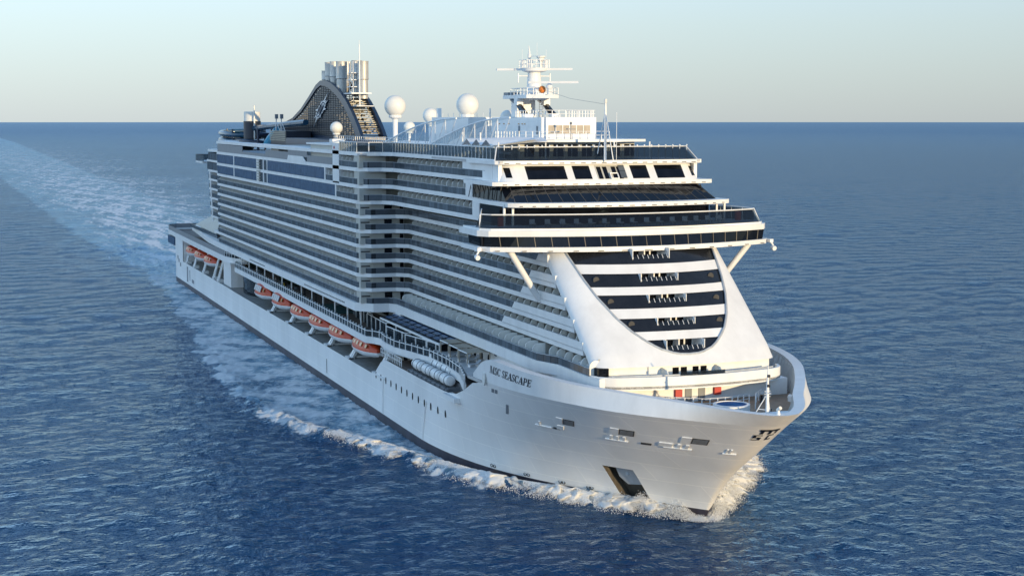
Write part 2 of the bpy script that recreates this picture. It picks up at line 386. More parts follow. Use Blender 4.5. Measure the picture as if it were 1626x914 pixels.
for u in (.752,.888): part(on_hull(MB(), u, u+.013, 10.1, 10.3, .10), 'hawse_slot', M['dark'])
part(on_hull(MB(), .650, .656, 10.6, 12.0, .06), 'hull_grating', M['grey'])
for u in (.612,.622): part(on_hull(MB(), u-.0035, u+.0035, 13.2, 13.75, .05), 'hull_vent', M['grey'])
def text_mesh(txt, size, font_shear=0):
    cu = bpy.data.curves.new('lettering', 'FONT'); cu.body = txt; cu.size = size; cu.shear = font_shear; cu.resolution_u = 3
    o = bpy.data.objects.new('tmp', cu); COL.objects.link(o)
    dg = bpy.context.evaluated_depsgraph_get(); dg.update()
    me = bpy.data.meshes.new_from_object(o.evaluated_get(dg)); bpy.data.objects.remove(o)
    bm = bmesh.new(); bm.from_mesh(me); bmesh.ops.triangulate(bm, faces=bm.faces); bmesh.ops.subdivide_edges(bm, edges=[e for e in bm.edges if e.calc_length() > .5], cuts=2); bm.to_mesh(me); bm.free()
    return me
def rim_pt(X): return Vector((X, -smooth_tab(*RIM, X), float(np.interp(X, *RIMZ))))
def serif(me, w):
    return me
def hull_text(name, txt, size, fn, parent=ship, stretch=1, shear=0):
    me = text_mesh(txt, size, shear); xs = [v.co.x for v in me.vertices]; x0, x1 = min(xs), max(xs)
    for v in me.vertices: v.co = fn((v.co.x-x0)*stretch, v.co.y)
    me.name = name; me.materials.append(M['letter']); o = bpy.data.objects.new(name, me); COL.objects.link(o); o.parent = parent
    return o

# ------------------------------------------------------------------ bulwark and foredeck
def bow_paths():
    xs = list(np.linspace(276, 300, 17))+list(np.linspace(301.5, 316, 14))+[317,318,319,319.8,320.5,321,321.3,321.46]
    st = []
    for X in xs:
        r = rim_pt(X); u = None
        # knuckle partner: same fraction along the bow
        t = (X-276)/(321.5-276); kx = 276+(319.2-276)*t
        k = hull_pt((kx-225)/(319.2-225), ZK)
        st.append((k, r))
    st.append((hull_pt(1, ZK), Vector((321.5, 0, 16.1))))
    pt = [(Vector((k.x,-k.y,k.z)), Vector((r.x,-r.y,r.z))) for k, r in st[:-1]][::-1]
    return st+pt
BP = bow_paths()
outer2d = [(r.x, r.y) for k, r in BP]
inner2d = offset(outer2d, 1.25); deck2d = offset(outer2d, 1.0)
kn2d = [(k.x, k.y) for k, r in BP]; kd2d = [(min(x, 316.3), y) for x, y in offset(kn2d, 1.25)]
def bulwark():
    mb = MB(); n = len(BP)
    rings = []
    for i, (k, r) in enumerate(BP):
        ix, iy = inner2d[i]; dx, dy = deck2d[i]
        if ix > 319.9: ix = 319.9
        m = k.lerp(r, .9)
        rings.append([k, k.lerp(r,.5), m, r+Vector((0,0,0)), Vector((ix, iy, r.z-.02)), Vector((ix, iy, r.z-.25)), Vector((min(dx,319.3), dy, 15.4)), Vector((*kd2d[i], 13.7))])
    mb.loft(rings, closed=False, caps=False)
    o = part(mb, 'bulwark', M['white'], smooth=40)
    st = MB()
    for i in range(2, n-2, 1):
        k, r = BP[i]; ix, iy = inner2d[i]; dx, dy = deck2d[i]
        nn = Vector((-(dx-310)*.2, -dy, 0)); nn = Vector((ix-outer2d[i][0], iy-outer2d[i][1], 0)).normalized()
        p = Vector((min(dx,319.2), dy, r.z-.3)); q = Vector((*kd2d[i], 13.8))
        st.quad(p, p+nn*.35, q+nn*.9, q)
    split_loose(st.build('bulwark_stiffener', M['white'], o))
bulwark()
fd = MB(); dk = [(x, y*1.01) for x, y in kd2d]
fd.prism([(x, y) for x, y in dk if x >= 290], 13.5, 13.9)
part(fd, 'foredeck', M['fdeck'])
fw = MB(); fw.prism([(248,-17.0),(262,-17.5),(271,-19.6)]+[(x,y) for x,y in dk if x < 296 and y < 0]+[(299,-12)]+[(299,12)]+[(x,y) for x,y in dk if x < 296 and y > 0]+[(262,20),(248,20)], 13.40, 13.82)
part(fw, 'side_deck', M['deck_grey'])
# ship's name on the bulwark, three-letter mark on the stem
def name_fn(x, y):
    X = 282.0+x; a = BP[0]
    kx = np.interp(X, [276, 321.5], [276, 319.2]); k = hull_pt((kx-225)/(319.2-225), ZK); r = rim_pt(X)
    z = 15.85+y-.042*x; t = (z-k.z)/(r.z-k.z); p = k.lerp(r, t)
    return p+Vector((.35,-.93,0))*.05
def stencil_serif(name):
    """serif capitals drawn as polygons: thick and thin strokes with small feet"""
    G = {
     'M': [[(0,0),(.28,0),(.28,.06),(.17,.08),(.21,.9),(.45,0),(.52,0),(.80,.9),(.78,.08),(.68,.06),(.68,0),(1.05,0),(1.05,.06),(.95,.08),(.97,.92),(1.07,.94),(1.07,1),(.80,1),(.55,.22),(.33,1),(.04,1),(.04,.94),(.14,.92),(.10,.08),(0,.06)]],
     'E': [[(0,0),(.66,0),(.70,.26),(.64,.26),(.56,.07),(.27,.07),(.27,.48),(.42,.48),(.48,.36),(.53,.36),(.53,.68),(.48,.68),(.42,.56),(.27,.56),(.27,.93),(.53,.93),(.60,.76),(.66,.76),(.64,1),(0,1),(0,.94),(.10,.92),(.10,.08),(0,.06)]],
     'A': [[(0,0),(.28,0),(.28,.06),(.17,.09),(.23,.30),(.53,.30),(.60,.09),(.50,.06),(.50,0),(.90,0),(.90,.06),(.81,.09),(.50,1),(.40,1),(.09,.09),(0,.06)]],
     'P': [[(0,0),(.38,0),(.38,.06),(.27,.08),(.27,.44),(.45,.44),(.62,.52),(.68,.72),(.62,.92),(.45,1),(0,1),(0,.94),(.10,.92),(.10,.08),(0,.06)]],
     'S': [[(.02,.02),(.08,.02),(.10,.08),(.28,-.02),(.48,.06),(.57,.25),(.50,.44),(.20,.66),(.17,.80),(.26,.92),(.40,.90),(.47,.72),(.53,.72),(.51,1),(.46,1),(.44,.95),(.27,1.02),(.09,.93),(.03,.74),(.12,.56),(.41,.33),(.43,.18),(.34,.06),(.20,.08),(.09,.30),(.03,.30)]],
     'C': [[(.70,.72),(.67,1),(.62,1),(.60,.94),(.42,1.02),(.18,.93),(.03,.70),(.01,.48),(.07,.22),(.22,.04),(.45,-.02),(.62,.05),(.72,.25),(.67,.28),(.56,.12),(.42,.06),(.28,.14),(.20,.34),(.19,.60),(.25,.82),(.40,.94),(.54,.90),(.64,.71)]]}
    H = {'A': [(.26,.38),(.50,.38),(.39,.76)], 'P': [(.27,.52),(.42,.52),(.50,.60),(.52,.72),(.49,.85),(.40,.93),(.27,.93)]}
    W = {'M':1.34,'E':.76,'A':.92,'P':.76,'S':.64,'C':.80,' ':.42}
    x = 0; o = None; obs = []
    return G, H, W
G_, H_, W_ = stencil_serif('x')
def letter_obj(ch, fn, parent, name='letter'):
    """letter polygon with its counter cut by bridging, placed through fn"""
    bm = bmesh.new(); outer = G_[ch][0]
    def ring(pts): return [bm.verts.new((p[0], p[1], 0)) for p in pts]
    es = []
    for pts in [outer]+([H_[ch]] if ch in H_ else []):
        vs = ring(pts); es += [bm.edges.new((vs[i], vs[(i+1) % len(vs)])) for i in range(len(vs))]
    bmesh.ops.triangle_fill(bm, use_beauty=True, edges=es)
    for v in bm.verts: v.co = fn(v.co.x, v.co.y)
    me = bpy.data.meshes.new(name); bm.to_mesh(me); bm.free(); me.materials.append(M['letter'])
    o = bpy.data.objects.new(name, me); COL.objects.link(o); o.parent = parent; return o
TXT = 'MSC SEASCAPE'; tot = sum(W_[c] for c in TXT); LW = 10.3; cx_ = 0
nameplate = MB(); 
plate = empty('name_lettering'); plate.parent = ship
for ch in TXT:
    if ch != ' ':
        letter_obj(ch, lambda a, b, x0=cx_, ch=ch: name_fn((x0+a*(1.18 if ch == 'M' else 1.04))*LW/tot+b*.14, b*.98), plate)
    cx_ += W_[ch]
def logo_fn(a, b):     # a, b in metres round the stem, which the mark wraps
    z = 12.8+b*.85; u = float(np.interp(abs(a)*.95, [0,1.14,2.3], [1,.995,.985])); p = hull_pt(u, z, -1 if a < 0 else 1)
    return p+Vector((.07, math.copysign(.05, a) if a else 0, 0))
mark = MB()
def strip(mb, a0, a1, b0, b1, n=6):
    for i in range(n):
        p, q = a0+(a1-a0)*i/n, a0+(a1-a0)*(i+1)/n
        mb.quad(logo_fn(p,b0), logo_fn(q,b0), logo_fn(q,b1), logo_fn(p,b1))
for r in ((-.9,-.55,.55,1.35),(-.1,.2,.55,1.35),(.75,1.05,.55,1.35),(-1.1,1.2,1.05,1.35)): strip(mark, *r)            # m
for r in ((-1.3,-.4,.25,.4),(-1.3,-1.0,-.05,.3),(-1.3,-.4,-.15,0),(-.7,-.4,-.4,-.1),(-1.3,-.4,-.5,-.35),           # s
          (.05,.35,-.5,.4),(.05,1.0,.22,.4),(.05,1.0,-.5,-.32)): strip(mark, *r)                                    # c
part(mark, 'stem_emblem', M['letter'])

# ------------------------------------------------------------------ lower superstructure: boat recess, promenade, aft deck
mb = MB(); mb.box(1, 232, -20.35, -12.6, 6.3, 6.7); part(mb, 'boat_deck', M['bdeck'])
mb = MB(); mb.box(1, 268, -13.2, -12.8, 6.71, 11.5); part(mb, 'recess_wall', M['wall'])
mb = MB()
for x in np.arange(92, 226, 7.9): mb.box(x, x+2.2, -13.28, -13.21, 7.2, 9.6)
split_loose(part(mb, 'recess_window', M['pane']))
mb = MB(); mb.box(232.1, 268, -20.3, -12.6, 9.6, 9.9); part(mb, 'raft_deck', M['deck'])
PROM = [(88,-14.2),(90,-17.5),(95,-19.6),(104,-19.6),(150,-19.7),(200,-20.3),(221.5,-20.6),(223,-19.6),(225,-19.0),(229,-19.5),(235,-19.5),(241,-18.3),(247,-17.3),(255,-17.3),(263,-18.0),(270.5,-19.9)]
mb = MB(); mb.prism(PROM+[(270.5,20.4),(60,20.4),(60,-12.6),(88,-12.6)], 11.75, 12.35); part(mb, 'promenade_deck', M['deck'])
mb = MB(); mb.ribbon(PROM, -.12, .25, 11.45, 12.55); part(mb, 'promenade_kerb', M['white'])
def railing(path, z0, h, name, step=2.2, glass=None, r=.06, rails=(1.0,), parent=ship, slope=None):
    pts = [Vector((*p, 0)) for p in path]; mb = MB(); gb = MB()
    seg = [(pts[i+1]-pts[i]).length for i in range(len(pts)-1)]; T = sum(seg)
    def at(s):
        i = 0
        while i < len(seg)-1 and s > seg[i]: s -= seg[i]; i += 1
        return pts[i].lerp(pts[i+1], min(1, s/max(seg[i],1e-6)))
    n = max(1, int(T/step))
    for k in range(n+1):
        p = at(T*k/n); mb.box(p.x-r, p.x+r, p.y-r, p.y+r, z0, z0+h)
    for f in rails: mb.tube([(p.x, p.y, z0+h*f) for p in pts], r*.8, 5)
    o = part(mb, name, M['white'], parent)
    if glass:
        gb.ribbon(path, -.02, .02, z0+.05, z0+h*.93); gb.build('rail_pane', glass, o)
    return o
railing(PROM[1:], 12.55, 1.35, 'promenade_railing', 2.0, M['rail'], .09, (.72,))
# stern overhang and aft deck
AFT = [(-19.5,0),(-19.5,-17.5),(-17.5,-19.8),(-14,-20.5),(40,-20.6),(86,-20.5),(92,-19.5),(95,-17.5),(96,-14)]
mb = MB(); mb.prism(AFT+[(96,19),(-19.5,19)], 13.42, 14.0); part(mb, 'aft_deck', M['deck'])
mb = MB(); mb.ribbon(AFT, -.15, .3, 13.2, 14.5); part(mb, 'aft_deck_kerb', M['white'])
mb = MB(); mb.ribbon(AFT[:6], -.03, .03, 14.5, 15.8); part(mb, 'aft_windscreen', M['grey'])
railing(AFT[5:], 14.5, 1.3, 'aft_railing', 1.6, M['rail'], .08, (.7,1.0))
mb = MB(); mb.prism([(-18.5,-16),(-17,-19.2),(1.5,-20.2),(1.5,20),(-18.5,16)], 9.6, 13.4); o = part(mb, 'stern_overhang', M['white'])
MB().box(-17.5,-3.5,-20.35,-19.2,10.3,12.6).build('overhang_window', M['panel'], o)
mb = MB(); mb.box(1, 92, -20.3, -12.9, 12.9, 13.3); part(mb, 'aft_deck_soffit', M['white'])
mb = MB(); mb.box(1, 15, -20.3, -13, 6.8, 12.85); part(mb, 'stern_house', M['hull'])
mb = MB(); mb.box(77.5, 88, -19.4, -12.9, 6.75, 12.85); o = part(mb, 'winch_house', M['white'])
b = MB(); b.box(88.01,88.05,-16.9,-15.5,10.7,11.3)
lm, LN, LL, LB = nt('lit_lamp'); LB.inputs['Emission Color'].default_value = (1,.72,.4,1); LB.inputs['Emission Strength'].default_value = 2.2
b.build('lit_lamp', lm, o)
MB().box(88.01,88.06,-18.9,-17.6,6.8,9.0).build('door', M['hull'], o)
for x in (18,32,48.5,65,72):
    mb = MB(); mb.bar((x,-20,7),(x,-18.2,12.9),.45,.6); mb.bar((x+1.4,-20,7),(x+.6,-18.2,12.9),.3); mb.box(x-.6,x+2.0,-20.2,-18.8,6.7,7.4)
    part(mb, 'boat_davit', M['white'])
# curved lounge wall at the aft end of the boat gallery
arc = [(89+9*math.sin(t)*1.0, -13.2-6.0*math.sin(t)) for t in np.linspace(.1, 1.45, 10)]
mb = MB(); mb.prism([(89,-12.9)]+[(90+13*(1-math.cos(t))*.9, -12.9-5.6*math.sin(t)) for t in np.linspace(0.05, math.pi*.92, 16)]+[(113,-12.9)], 6.75, 11.0); part(mb, 'curved_lounge_window', M['bglass2'])
mb = MB(); mb.prism([(88.5,-12.8)]+[(89.5+13.6*(1-math.cos(t))*.9, -12.8-6.2*math.sin(t)) for t in np.linspace(0.05, math.pi*.92, 16)]+[(114,-12.8)], 11.0, 11.45); part(mb, 'curved_lounge_roof', M['white'])

# deck-eight inner house with openings, terraces under the balconies
mb = MB(); mb.box(20, 216, -10.6, 10.6, 12.36, 16.0); part(mb, 'promenade_house', M['wall'])
mb = MB()
for x in np.arange(24, 200, 5.2): mb.box(x, x+4.2, -10.72, -10.61, 12.9, 15.3)
split_loose(part(mb, 'promenade_window', M['pane']))
mb = MB()
for x in np.arange(100, 214, 9.3): mb.tube([(x,-18.8,12.36),(x,-18.8,16.0)], .16, 6)
split_loose(part(mb, 'promenade_column', M['white']))
FASC = [(12,-17.2),(60,-20.3),(76,-20.6),(214.5,-20.6),(217.6,-18.2),(217.9,-15.6),(219.5,-14.7),(283.5,-14.6),(287.6,-13.2),(297.5,-13.2),(299.5,-12.6)]
mb = MB(); mb.ribbon(FASC, -.05, 3.5, 15.95, 17.35); o = part(mb, 'deck_fascia', M['white'])
b = MB()
for x0, x1 in ((120,137),(176,207)):
    for x in np.arange(x0, x1, 1.1): b.box(x, x+.75, -20.69, -20.64, 16.5, 16.68)
b.build('fascia_slot', M['dark'], o)
mb = MB(); mb.box(217, 299, -13.2, 13.2, 13.83, 15.94); o = part(mb, 'forward_house', M['white'])
for x in (249.5,252.5,255.5,258.5,261.5):
    b = MB(); b.loft([[(x+.42*math.cos(t), yy, 14.25+.62*math.sin(t)) for t in np.linspace(0,2*math.pi,14,endpoint=False)] for yy in (-13.14,-13.27)]); b.build('porthole', M['pane'], o)
for x, z in ((264,15.2),(266.2,14.6),(283,15.2)): MB().box(x,x+.9,-13.3,-13.21,z-.12,z+.12).build('wall_vent', M['grey'], o)
# side terrace roof with solar panels and the dark lounge beneath it
mb = MB(); mb.loft([[(x,-13.0,15.9),(x,-16.9,15.0),(x,-16.9,14.75),(x,-13.0,15.6)] for x in (217.4, 250)]); o = part(mb, 'lounge_roof', M['roofpv'])
b = MB(); b.bar((217.2,-16.95,14.9),(250.2,-16.95,14.9),.22,.3); b.bar((250.1,-13,15.8),(250.1,-16.95,14.95),.2,.3); b.build('roof_edge', M['white'], o)
b = MB()
for x in np.arange(219, 249, 3.3):
    for k in range(3):
        y = -13.7-k*1.05; b.loft([[(x,y,15.98-k*.243),(x+2.6,y,15.98-k*.243),(x+2.6,y-.8,15.80-k*.243),(x,y-.8,15.80-k*.243)],[(x,y,15.94-k*.243),(x+2.6,y,15.94-k*.243),(x+2.6,y-.8,15.76-k*.243),(x,y-.8,15.76-k*.243)]])
split_loose(b.build('solar_panel', M['panel'], o))
mb = MB(); mb.box(249.6, 249.9, -16.7, -13.25, 12.4, 14.8); mb.box(218,249.5,-13.5,-13.25,12.4,15.5); part(mb, 'lounge_glazing', M['pane'])
mb = MB()
for x in (218,226,234,242,249.4): mb.box(x-.1,x+.1,-16.8,-16.6,12.36,14.75)
split_loose(part(mb, 'lounge_post', M['white']))
# glass wind screens on the promenade
for pts in (([(196,-15.6),(210,-16.4)],), ([(209,-17.0),(222,-17.5),(222,-14)],), ([(226,-18.3),(235,-17.9),(235.3,-15)],), ([(236.5,-18.2),(243.5,-16.9),(246,-14.5)],), ([(244.2,-17.0),(248.5,-16.6),(249.2,-14.2)],)):
    railing(pts[0], 12.36, 2.3, 'wind_screen', 3.0, M['rail'], .11, (1.0,))
mb = MB(); mb.lathe((246.6,-15.3,12.36), [(2.1,0),(2.1,.75),(1.8,.75),(1.8,.6),(.05,.6)], 24); part(mb, 'plunge_pool_rim', M['white'])
mb = MB(); mb.lathe((246.6,-15.3,12.36), [(1.8,.62),(.01,.66)], 24); part(mb, 'plunge_pool_water', M['poolw'])
mb = MB(); mb.box(176,190,-19,-14.5,12.36,12.6); part(mb, 'sports_mat', M['teal'])
mb = MB(); mb.box(166,176,-18.6,-14.4,15.0,15.12)
for x in (166.2,175.8):
    for y in (-18.4,-14.6): mb.box(x-.1,x+.1,y-.1,y+.1,12.36,15.0)
part(mb, 'glass_pavilion', M['rail'])
mb = MB(); mb.loft([[(110+20*t, -14-5.2*math.sin(math.pi*t)+0*k, 15.6+.35*k) for t in np.linspace(0,1,14)]+[(130,-13.8,15.6+.35*k),(110,-13.8,15.6+.35*k)] for k in (0,1)])
part(mb, 'curved_canopy', M['white'])
mb = MB(); mb.loft([[(150+26*t, -14-5.0*math.sin(math.pi*t)**.8, 15.3+.3*k) for t in np.linspace(0,1,14)]+[(176,-13.8,15.3+.3*k),(150,-13.8,15.3+.3*k)] for k in (0,1)])
part(mb, 'curved_canopy', M['white'])
for x, y in ((219.5,-14.2),(196,-14.2),(238,-13.75)): part(MB().box(x,x+.7,y-.35,y,12.9,14.2), 'hose_cabinet', M['red'])
part(MB().box(217.9,222,-14.9,-13.7,12.36,15.94), 'stair_tower', M['white'])

# ------------------------------------------------------------------ balcony blocks
BANDS = [17.35, 19.95, 22.4, 24.85, 27.3, 29.75, 32.2, 34.6, 37.25, 40.05, 42.65]
ZB = {i: b for i, b in enumerate(BANDS)}
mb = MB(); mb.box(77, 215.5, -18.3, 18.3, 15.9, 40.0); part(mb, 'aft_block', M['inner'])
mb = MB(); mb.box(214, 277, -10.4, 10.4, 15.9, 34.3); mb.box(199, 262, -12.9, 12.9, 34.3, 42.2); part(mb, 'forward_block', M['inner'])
SLOT = ([15,17.7,20,22.6,25.1,27.5,30,33],[300.5,297.4,293.9,290.8,287.9,284.7,282,278.5])
HW, RC = 12.4, 2.2
def front_x(y, z):
    Xc = 299.0-0.98*(z-18.5); Xk = 298-1.28*(z-18.8); b = max(Xc-Xk, 1); a = min(abs(y), HW); t = max(0, (a-(HW-RC))/RC)
    return Xc-b*(a/HW)**2-RC*.9*(1-math.sqrt(max(0, 1-t*t)))
glass_end = {1:265.8, 2:269.9, 3:273.2, 4:276.3, 5:279.0, 6:281}
part_mesh = None; parts_todo = []
def prof(depth, h, r):
    """balcony partition outline in (inward, up), outer top corner rounded"""
    r = min(.8, depth*.85); h = h-.10
    pts = [(0,0),(0,h-r)]+[(r-r*math.cos(a), h-r+r*math.sin(a)) for a in np.linspace(.2, math.pi/2, 6)]+[(depth,h),(depth,0)]
    return pts
rows = {}
for i in range(1, 8):
    zb, zn = ZB[i-1], ZB[i]           # floor band top, next band top
    zu = zn-.62                       # underside of the next band
    fwd = i < 7
    x0 = 76 if i > 1 else 70
    P1 = [(x0,-20.3),(214.8,-20.3),(217.2,-18.4),(217.4,-14.2),(219.0,-12.45)]
    Pf = P1+[(297-1.05*(zb-18.5), -12.45)] if i > 0 else P1
    xs = float(np.interp(zn, *SLOT))
    Pall = P1+[(float(np.interp(zn, *SLOT)), -12.45)]
    if i == 1: gp = [(76,-20.25),(214.8,-20.25),(217.2,-18.3),(217.6,-15.6),(219.5,-14.6),(283.5,-14.5),(287.6,-13.1),(297.2,-13.1)]
    else: gp = P1+[(glass_end.get(i-1, 281), -12.45)]
    if i == 7: Pall = [(76,-20.3),(214.8,-20.3),(217.2,-18.4),(217.4,-16.6),(219.6,-15.3),(258,-15.0),(266,-14.8)]; gp = P1+[(281,-12.45)]
    mb = MB(); mb.ribbon(Pall, 0, 2.3, zu, zn)
    row = part(mb, 'balcony_row', M['white'], smooth=30); rows[i] = row
    g = MB(); g.ribbon(gp, .06, .12, zb, zb+.92); g.build('balcony_glass', M['bglass'] , row)
    h = MB(); h.ribbon(gp, .02, .16, zb+.92, zb+.98); h.build('handrail', M['anchor'], row)
    if 1 < i < 8:
        xe = float(np.interp(zb+.5, *SLOT))+.4; xg = glass_end.get(i-1, 281)
        if xe > xg+.5:
            w = MB(); w.loft([[(xg-1.1,-12.45,zb-.05),(xe,-12.45,zb-.05),(xe,-12.45,zb+.98),(xg,-12.45,zb+.98)],[(xg-1.1,-12.2,zb-.05),(xe,-12.2,zb-.05),(xe,-12.2,zb+.98),(xg,-12.2,zb+.98)]])
            w.build('parapet_panel', M['white'], row)
    # corner walls with a dark slot, doors on the transverse face
    c = MB(); c.box(213.4, 216.2, -20.0, -18.0, zb, zu-.001); c.box(215.5,216.4,-18,-12.4,zb,zu-.001)
    c.build('corner_wall', M['wall'], row)
    d = MB(); d.box(216.41,216.5,-15.9,-14.6,zb+.1,zu-.15); d.box(216.41,216.5,-13.2,-12.6,zb+.1,zu-.15)
    split_loose(d.build('balcony_door', M['pane'], row))
    MB().box(216.21,216.3,-19.9,-18.4,zb+1.1,zb+1.3).build('louvre_slot', M['dark'], row)
    H_p = zu-zb-.04
    for x in np.arange(78, 213.2, 2.58): parts_todo.append((x, -20.12, zb, H_p, 1.9, row))
    if i < 7:
        xe = float(np.interp(zb+1.4, *SLOT))-.3
        if i == 1: 
            for x in np.arange(221, 299, 2.62): parts_todo.append((x, -14.2 if x < 283 else -12.9, zb, H_p, 3.6 if x < 283 else 2.3, row))
        else:
            for x in np.arange(220.4, xe, 2.62): parts_todo.append((x, -12.25, zb, H_p, 1.9, row))
    if i == 7:
        pass
# the three upper rows: balconies at the shoulder only, wide glazing aft of it
UP = {8:(201,262), 9:(193,262), 10:(203,271)}
for i in (8, 9, 10):
    zb, zn = ZB[i-1], ZB[i]; zu = zn-.62
    xa, xf = UP[i]
    P1 = [(76,-20.3),(214.8,-20.3),(217.2,-18.9),(217.6,-16.6),(219.6,-15.3)]
    end = {8:(266,-14.8),9:(268,-14.8),10:(268.5,-14.8)}[i]
    mb = MB(); mb.ribbon(P1+[end], 0, 3.0, zu, zn); row = part(mb, 'balcony_row', M['white'], smooth=30); rows[i] = row
    xg = {8:259.5, 9:256.5, 10:265.0}[i]
    gp = [(xa,-20.3)]+P1[1:]+[(xg,-14.95)]
    g = MB(); g.ribbon(gp, .06, .12, zb, zb+.95); g.build('balcony_glass', M['bglass'], row)
    h = MB(); h.ribbon(gp, .02, .16, zb+.95, zb+1.01); h.build('handrail', M['anchor'], row)
    MB().box(213, 216.3, -20.1, -15.5, zb, zu-.001).build('corner_wall', M['wall'], row)
    for x in np.arange(xa+1.5, 213, 2.7): parts_todo.append((x, -20.1, zb, zu-zb-.04, 1.9, row))
    for x in np.arange(221, xg-.5, 2.62): parts_todo.append((x, -14.8, zb, zu-zb-.04, 1.9, row))
    b = MB(); b.box(xg, xg+3.0, -14.95, -12.8, zb-.05, zu+.02); b.build('end_panel', M['white'], row)
    if i < 10:
        for a, c in ((76.5,99.5),(100.5,128),(140,xa-.8)):
            MB().box(a, c, -20.25, -19.9, zb+.05, zu-.02).build('glazed_panel', M['panel'], row)
        b = MB(); b.box(99.5,100.5,-20.3,-19.8,zb,zu); b.box(128,130.5,-20.3,-19.8,zb,zu); b.box(xa-.8,xa,-20.3,-18.4,zb,zu); split_loose(b.build('panel_frame', M['white'], row))
        b = MB(); b.box(130.5,135.2,-20.15,-19.8,zb,zu); b.box(136,139.4,-20.15,-19.8,zb,zu); split_loose(b.build('stair_glazing', M['bglass'], row))
        b = MB(); b.box(135.2,136,-20.3,-19.8,zb,zu); b.box(139.4,140,-20.3,-19.8,zb,zu); split_loose(b.build('panel_mullion', M['white'], row))
# partitions: the hundred nearest one by one, the rest as one part
mesh_cache = {}
def leaf(mb, x, y, z, h, d):
    od = .92 if d < 2 else d*.5
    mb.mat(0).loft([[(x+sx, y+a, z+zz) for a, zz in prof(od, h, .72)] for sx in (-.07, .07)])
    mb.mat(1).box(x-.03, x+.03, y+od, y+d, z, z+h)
def part_mesh_for(h, d):
    k = (round(h,2), round(d,2))
    if k not in mesh_cache:
        pr = prof(d, h, .72)
        mb = MB(); leaf(mb, 0, 0, 0, h, d)
        me = bpy.data.meshes.new('balcony_partition'); me.from_pydata(mb.v, [], mb.f); me.materials.append(M['partition']); me.materials.append(M['inner']); me.polygons.foreach_set('material_index', mb.mi); mesh_cache[k] = me
    return mesh_cache[k]
camp = Vector((465,-85,48))
parts_todo.sort(key=lambda p: (Vector(p[:3])-camp).length)
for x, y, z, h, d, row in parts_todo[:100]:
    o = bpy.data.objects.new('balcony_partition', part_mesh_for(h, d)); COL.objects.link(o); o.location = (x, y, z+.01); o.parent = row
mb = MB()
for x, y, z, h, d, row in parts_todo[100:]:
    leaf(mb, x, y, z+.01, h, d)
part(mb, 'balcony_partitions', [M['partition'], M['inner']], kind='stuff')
# cabin doors behind the partitions
mb = MB()
for i in range(1, 8):
    zb = ZB[i-1]
    for x in np.arange(79.4, 213, 2.58): mb.box(x-.2, x+1.0, -18.36, -18.301, zb+.1, zb+1.75)
    if i < 7:
        for x in np.arange(221, 276, 2.62): mb.box(x+.3, x+1.6, -10.46, -10.401, zb+.1, zb+1.7)
for i in (8,9,10):
    for x in np.arange(221, 258, 2.62): mb.box(x+.3, x+1.6, -12.96, -12.901, ZB[i-1]+.1, ZB[i-1]+1.8)
part(mb, 'cabin_doors', M['pane'], kind='stuff')
# aft end: narrower stack of rounded terraces
for i in range(2, 11):
    zb, zn = ZB[i-1], ZB[i]; zu = zn-.55
    xa = {10:57, 9:40, 8:38}.get(i, 40+.6*(7-i))
    Pq = [(xa+3,-8),(xa,-13),(xa+.6,-16.2),(xa+3,-17.2),(76,-17.6)]
    mb = MB(); mb.ribbon(Pq, 0, 3, zu, zn); o = part(mb, 'aft_terrace', M['white'], smooth=30)
    g = MB(); g.ribbon(Pq, .06, .14, zb, zb+(1.0 if i < 8 else 1.9)); g.build('terrace_glass', M['bglass'], o)
    if i < 8:
        p_ = MB(); p_.box(xa+6, xa+7.4, -17.4, -15.5, zb, zu); p_.build('terrace_pier', M['white'], o)
mb = MB(); mb.box(52, 78, -15, 15, 15.9, 40); part(mb, 'aft_core', M['wall'])
mb = MB(); mb.prism([(20,-13),(20,-17),(24,-17.6),(36,-17.6),(36,-13)], 36.0, 36.5); o = part(mb, 'aft_lookout', M['white'])
b = MB(); b.ribbon([(20,-13),(20,-17),(24,-17.6),(38,-17.6)], 0, .06, 36.5, 38.2); b.build('lookout_glass', M['screen'], o)
mb = MB(); mb.loft([[(22,-17.8,18.2),(62,-18.6,18.2),(62,-17.4,21.6),(44,-16.6,21.9),(30,-16.2,20.2)],[(22,-12,18.2),(62,-12,18.2),(62,-12,21.6),(44,-12,21.9),(30,-12,20.2)]]); part(mb, 'aft_pool_house', M['wall'])
mb = MB(); mb.box(20,66,-18.9,-18.7,17.4,18.3); part(mb, 'pool_house_glass', M['bglass2'])

# ------------------------------------------------------------------ curved white front with the dark striped field
UZ = ([19.5,19.55,19.68,20.2,21.1,22.15,23.6,25.9,28,30.6,33],[0,1.2,1.95,3.7,5.1,6.4,7.65,8.97,9.75,10.4,10.9])
def uw(z): return float(np.interp(z, *UZ)) if z > 19.5 else 0
mb = MB(); zs = [18.35,18.9,19.5,19.56,19.68,19.9,20.2,20.6,21.1,21.6,22.15,22.8,23.6,24.7,25.9,27,28,29,30.6,31.6]
ysr = [0,.15,.3,.45,.6,.75,.85,.92,.96,.985,1.0]
for sgn in (-1, 1):
    rings = []
    for z in zs:
        w = uw(z); r = [(front_x(w+(HW-w)*t, z), sgn*(w+(HW-w)*t), z) for t in ysr]
        r.append((min(float(np.interp(z, *SLOT)), front_x(HW, z)-.3), sgn*HW, z)); rings.append(r)
    mb.loft(rings, closed=False, caps=False)
front = part(mb, 'front_shield', M['white'], smooth=40)
STR = [19.5,21.13,22.07,23.53,24.63,26.16,27.08,28.6,29.7,31.6]
BAL = {1:(19.95,20.95),3:(22.65,23.45),5:(25.2,26.1),7:(27.75,28.55),9:(30.3,31.2)}
edge = MB()
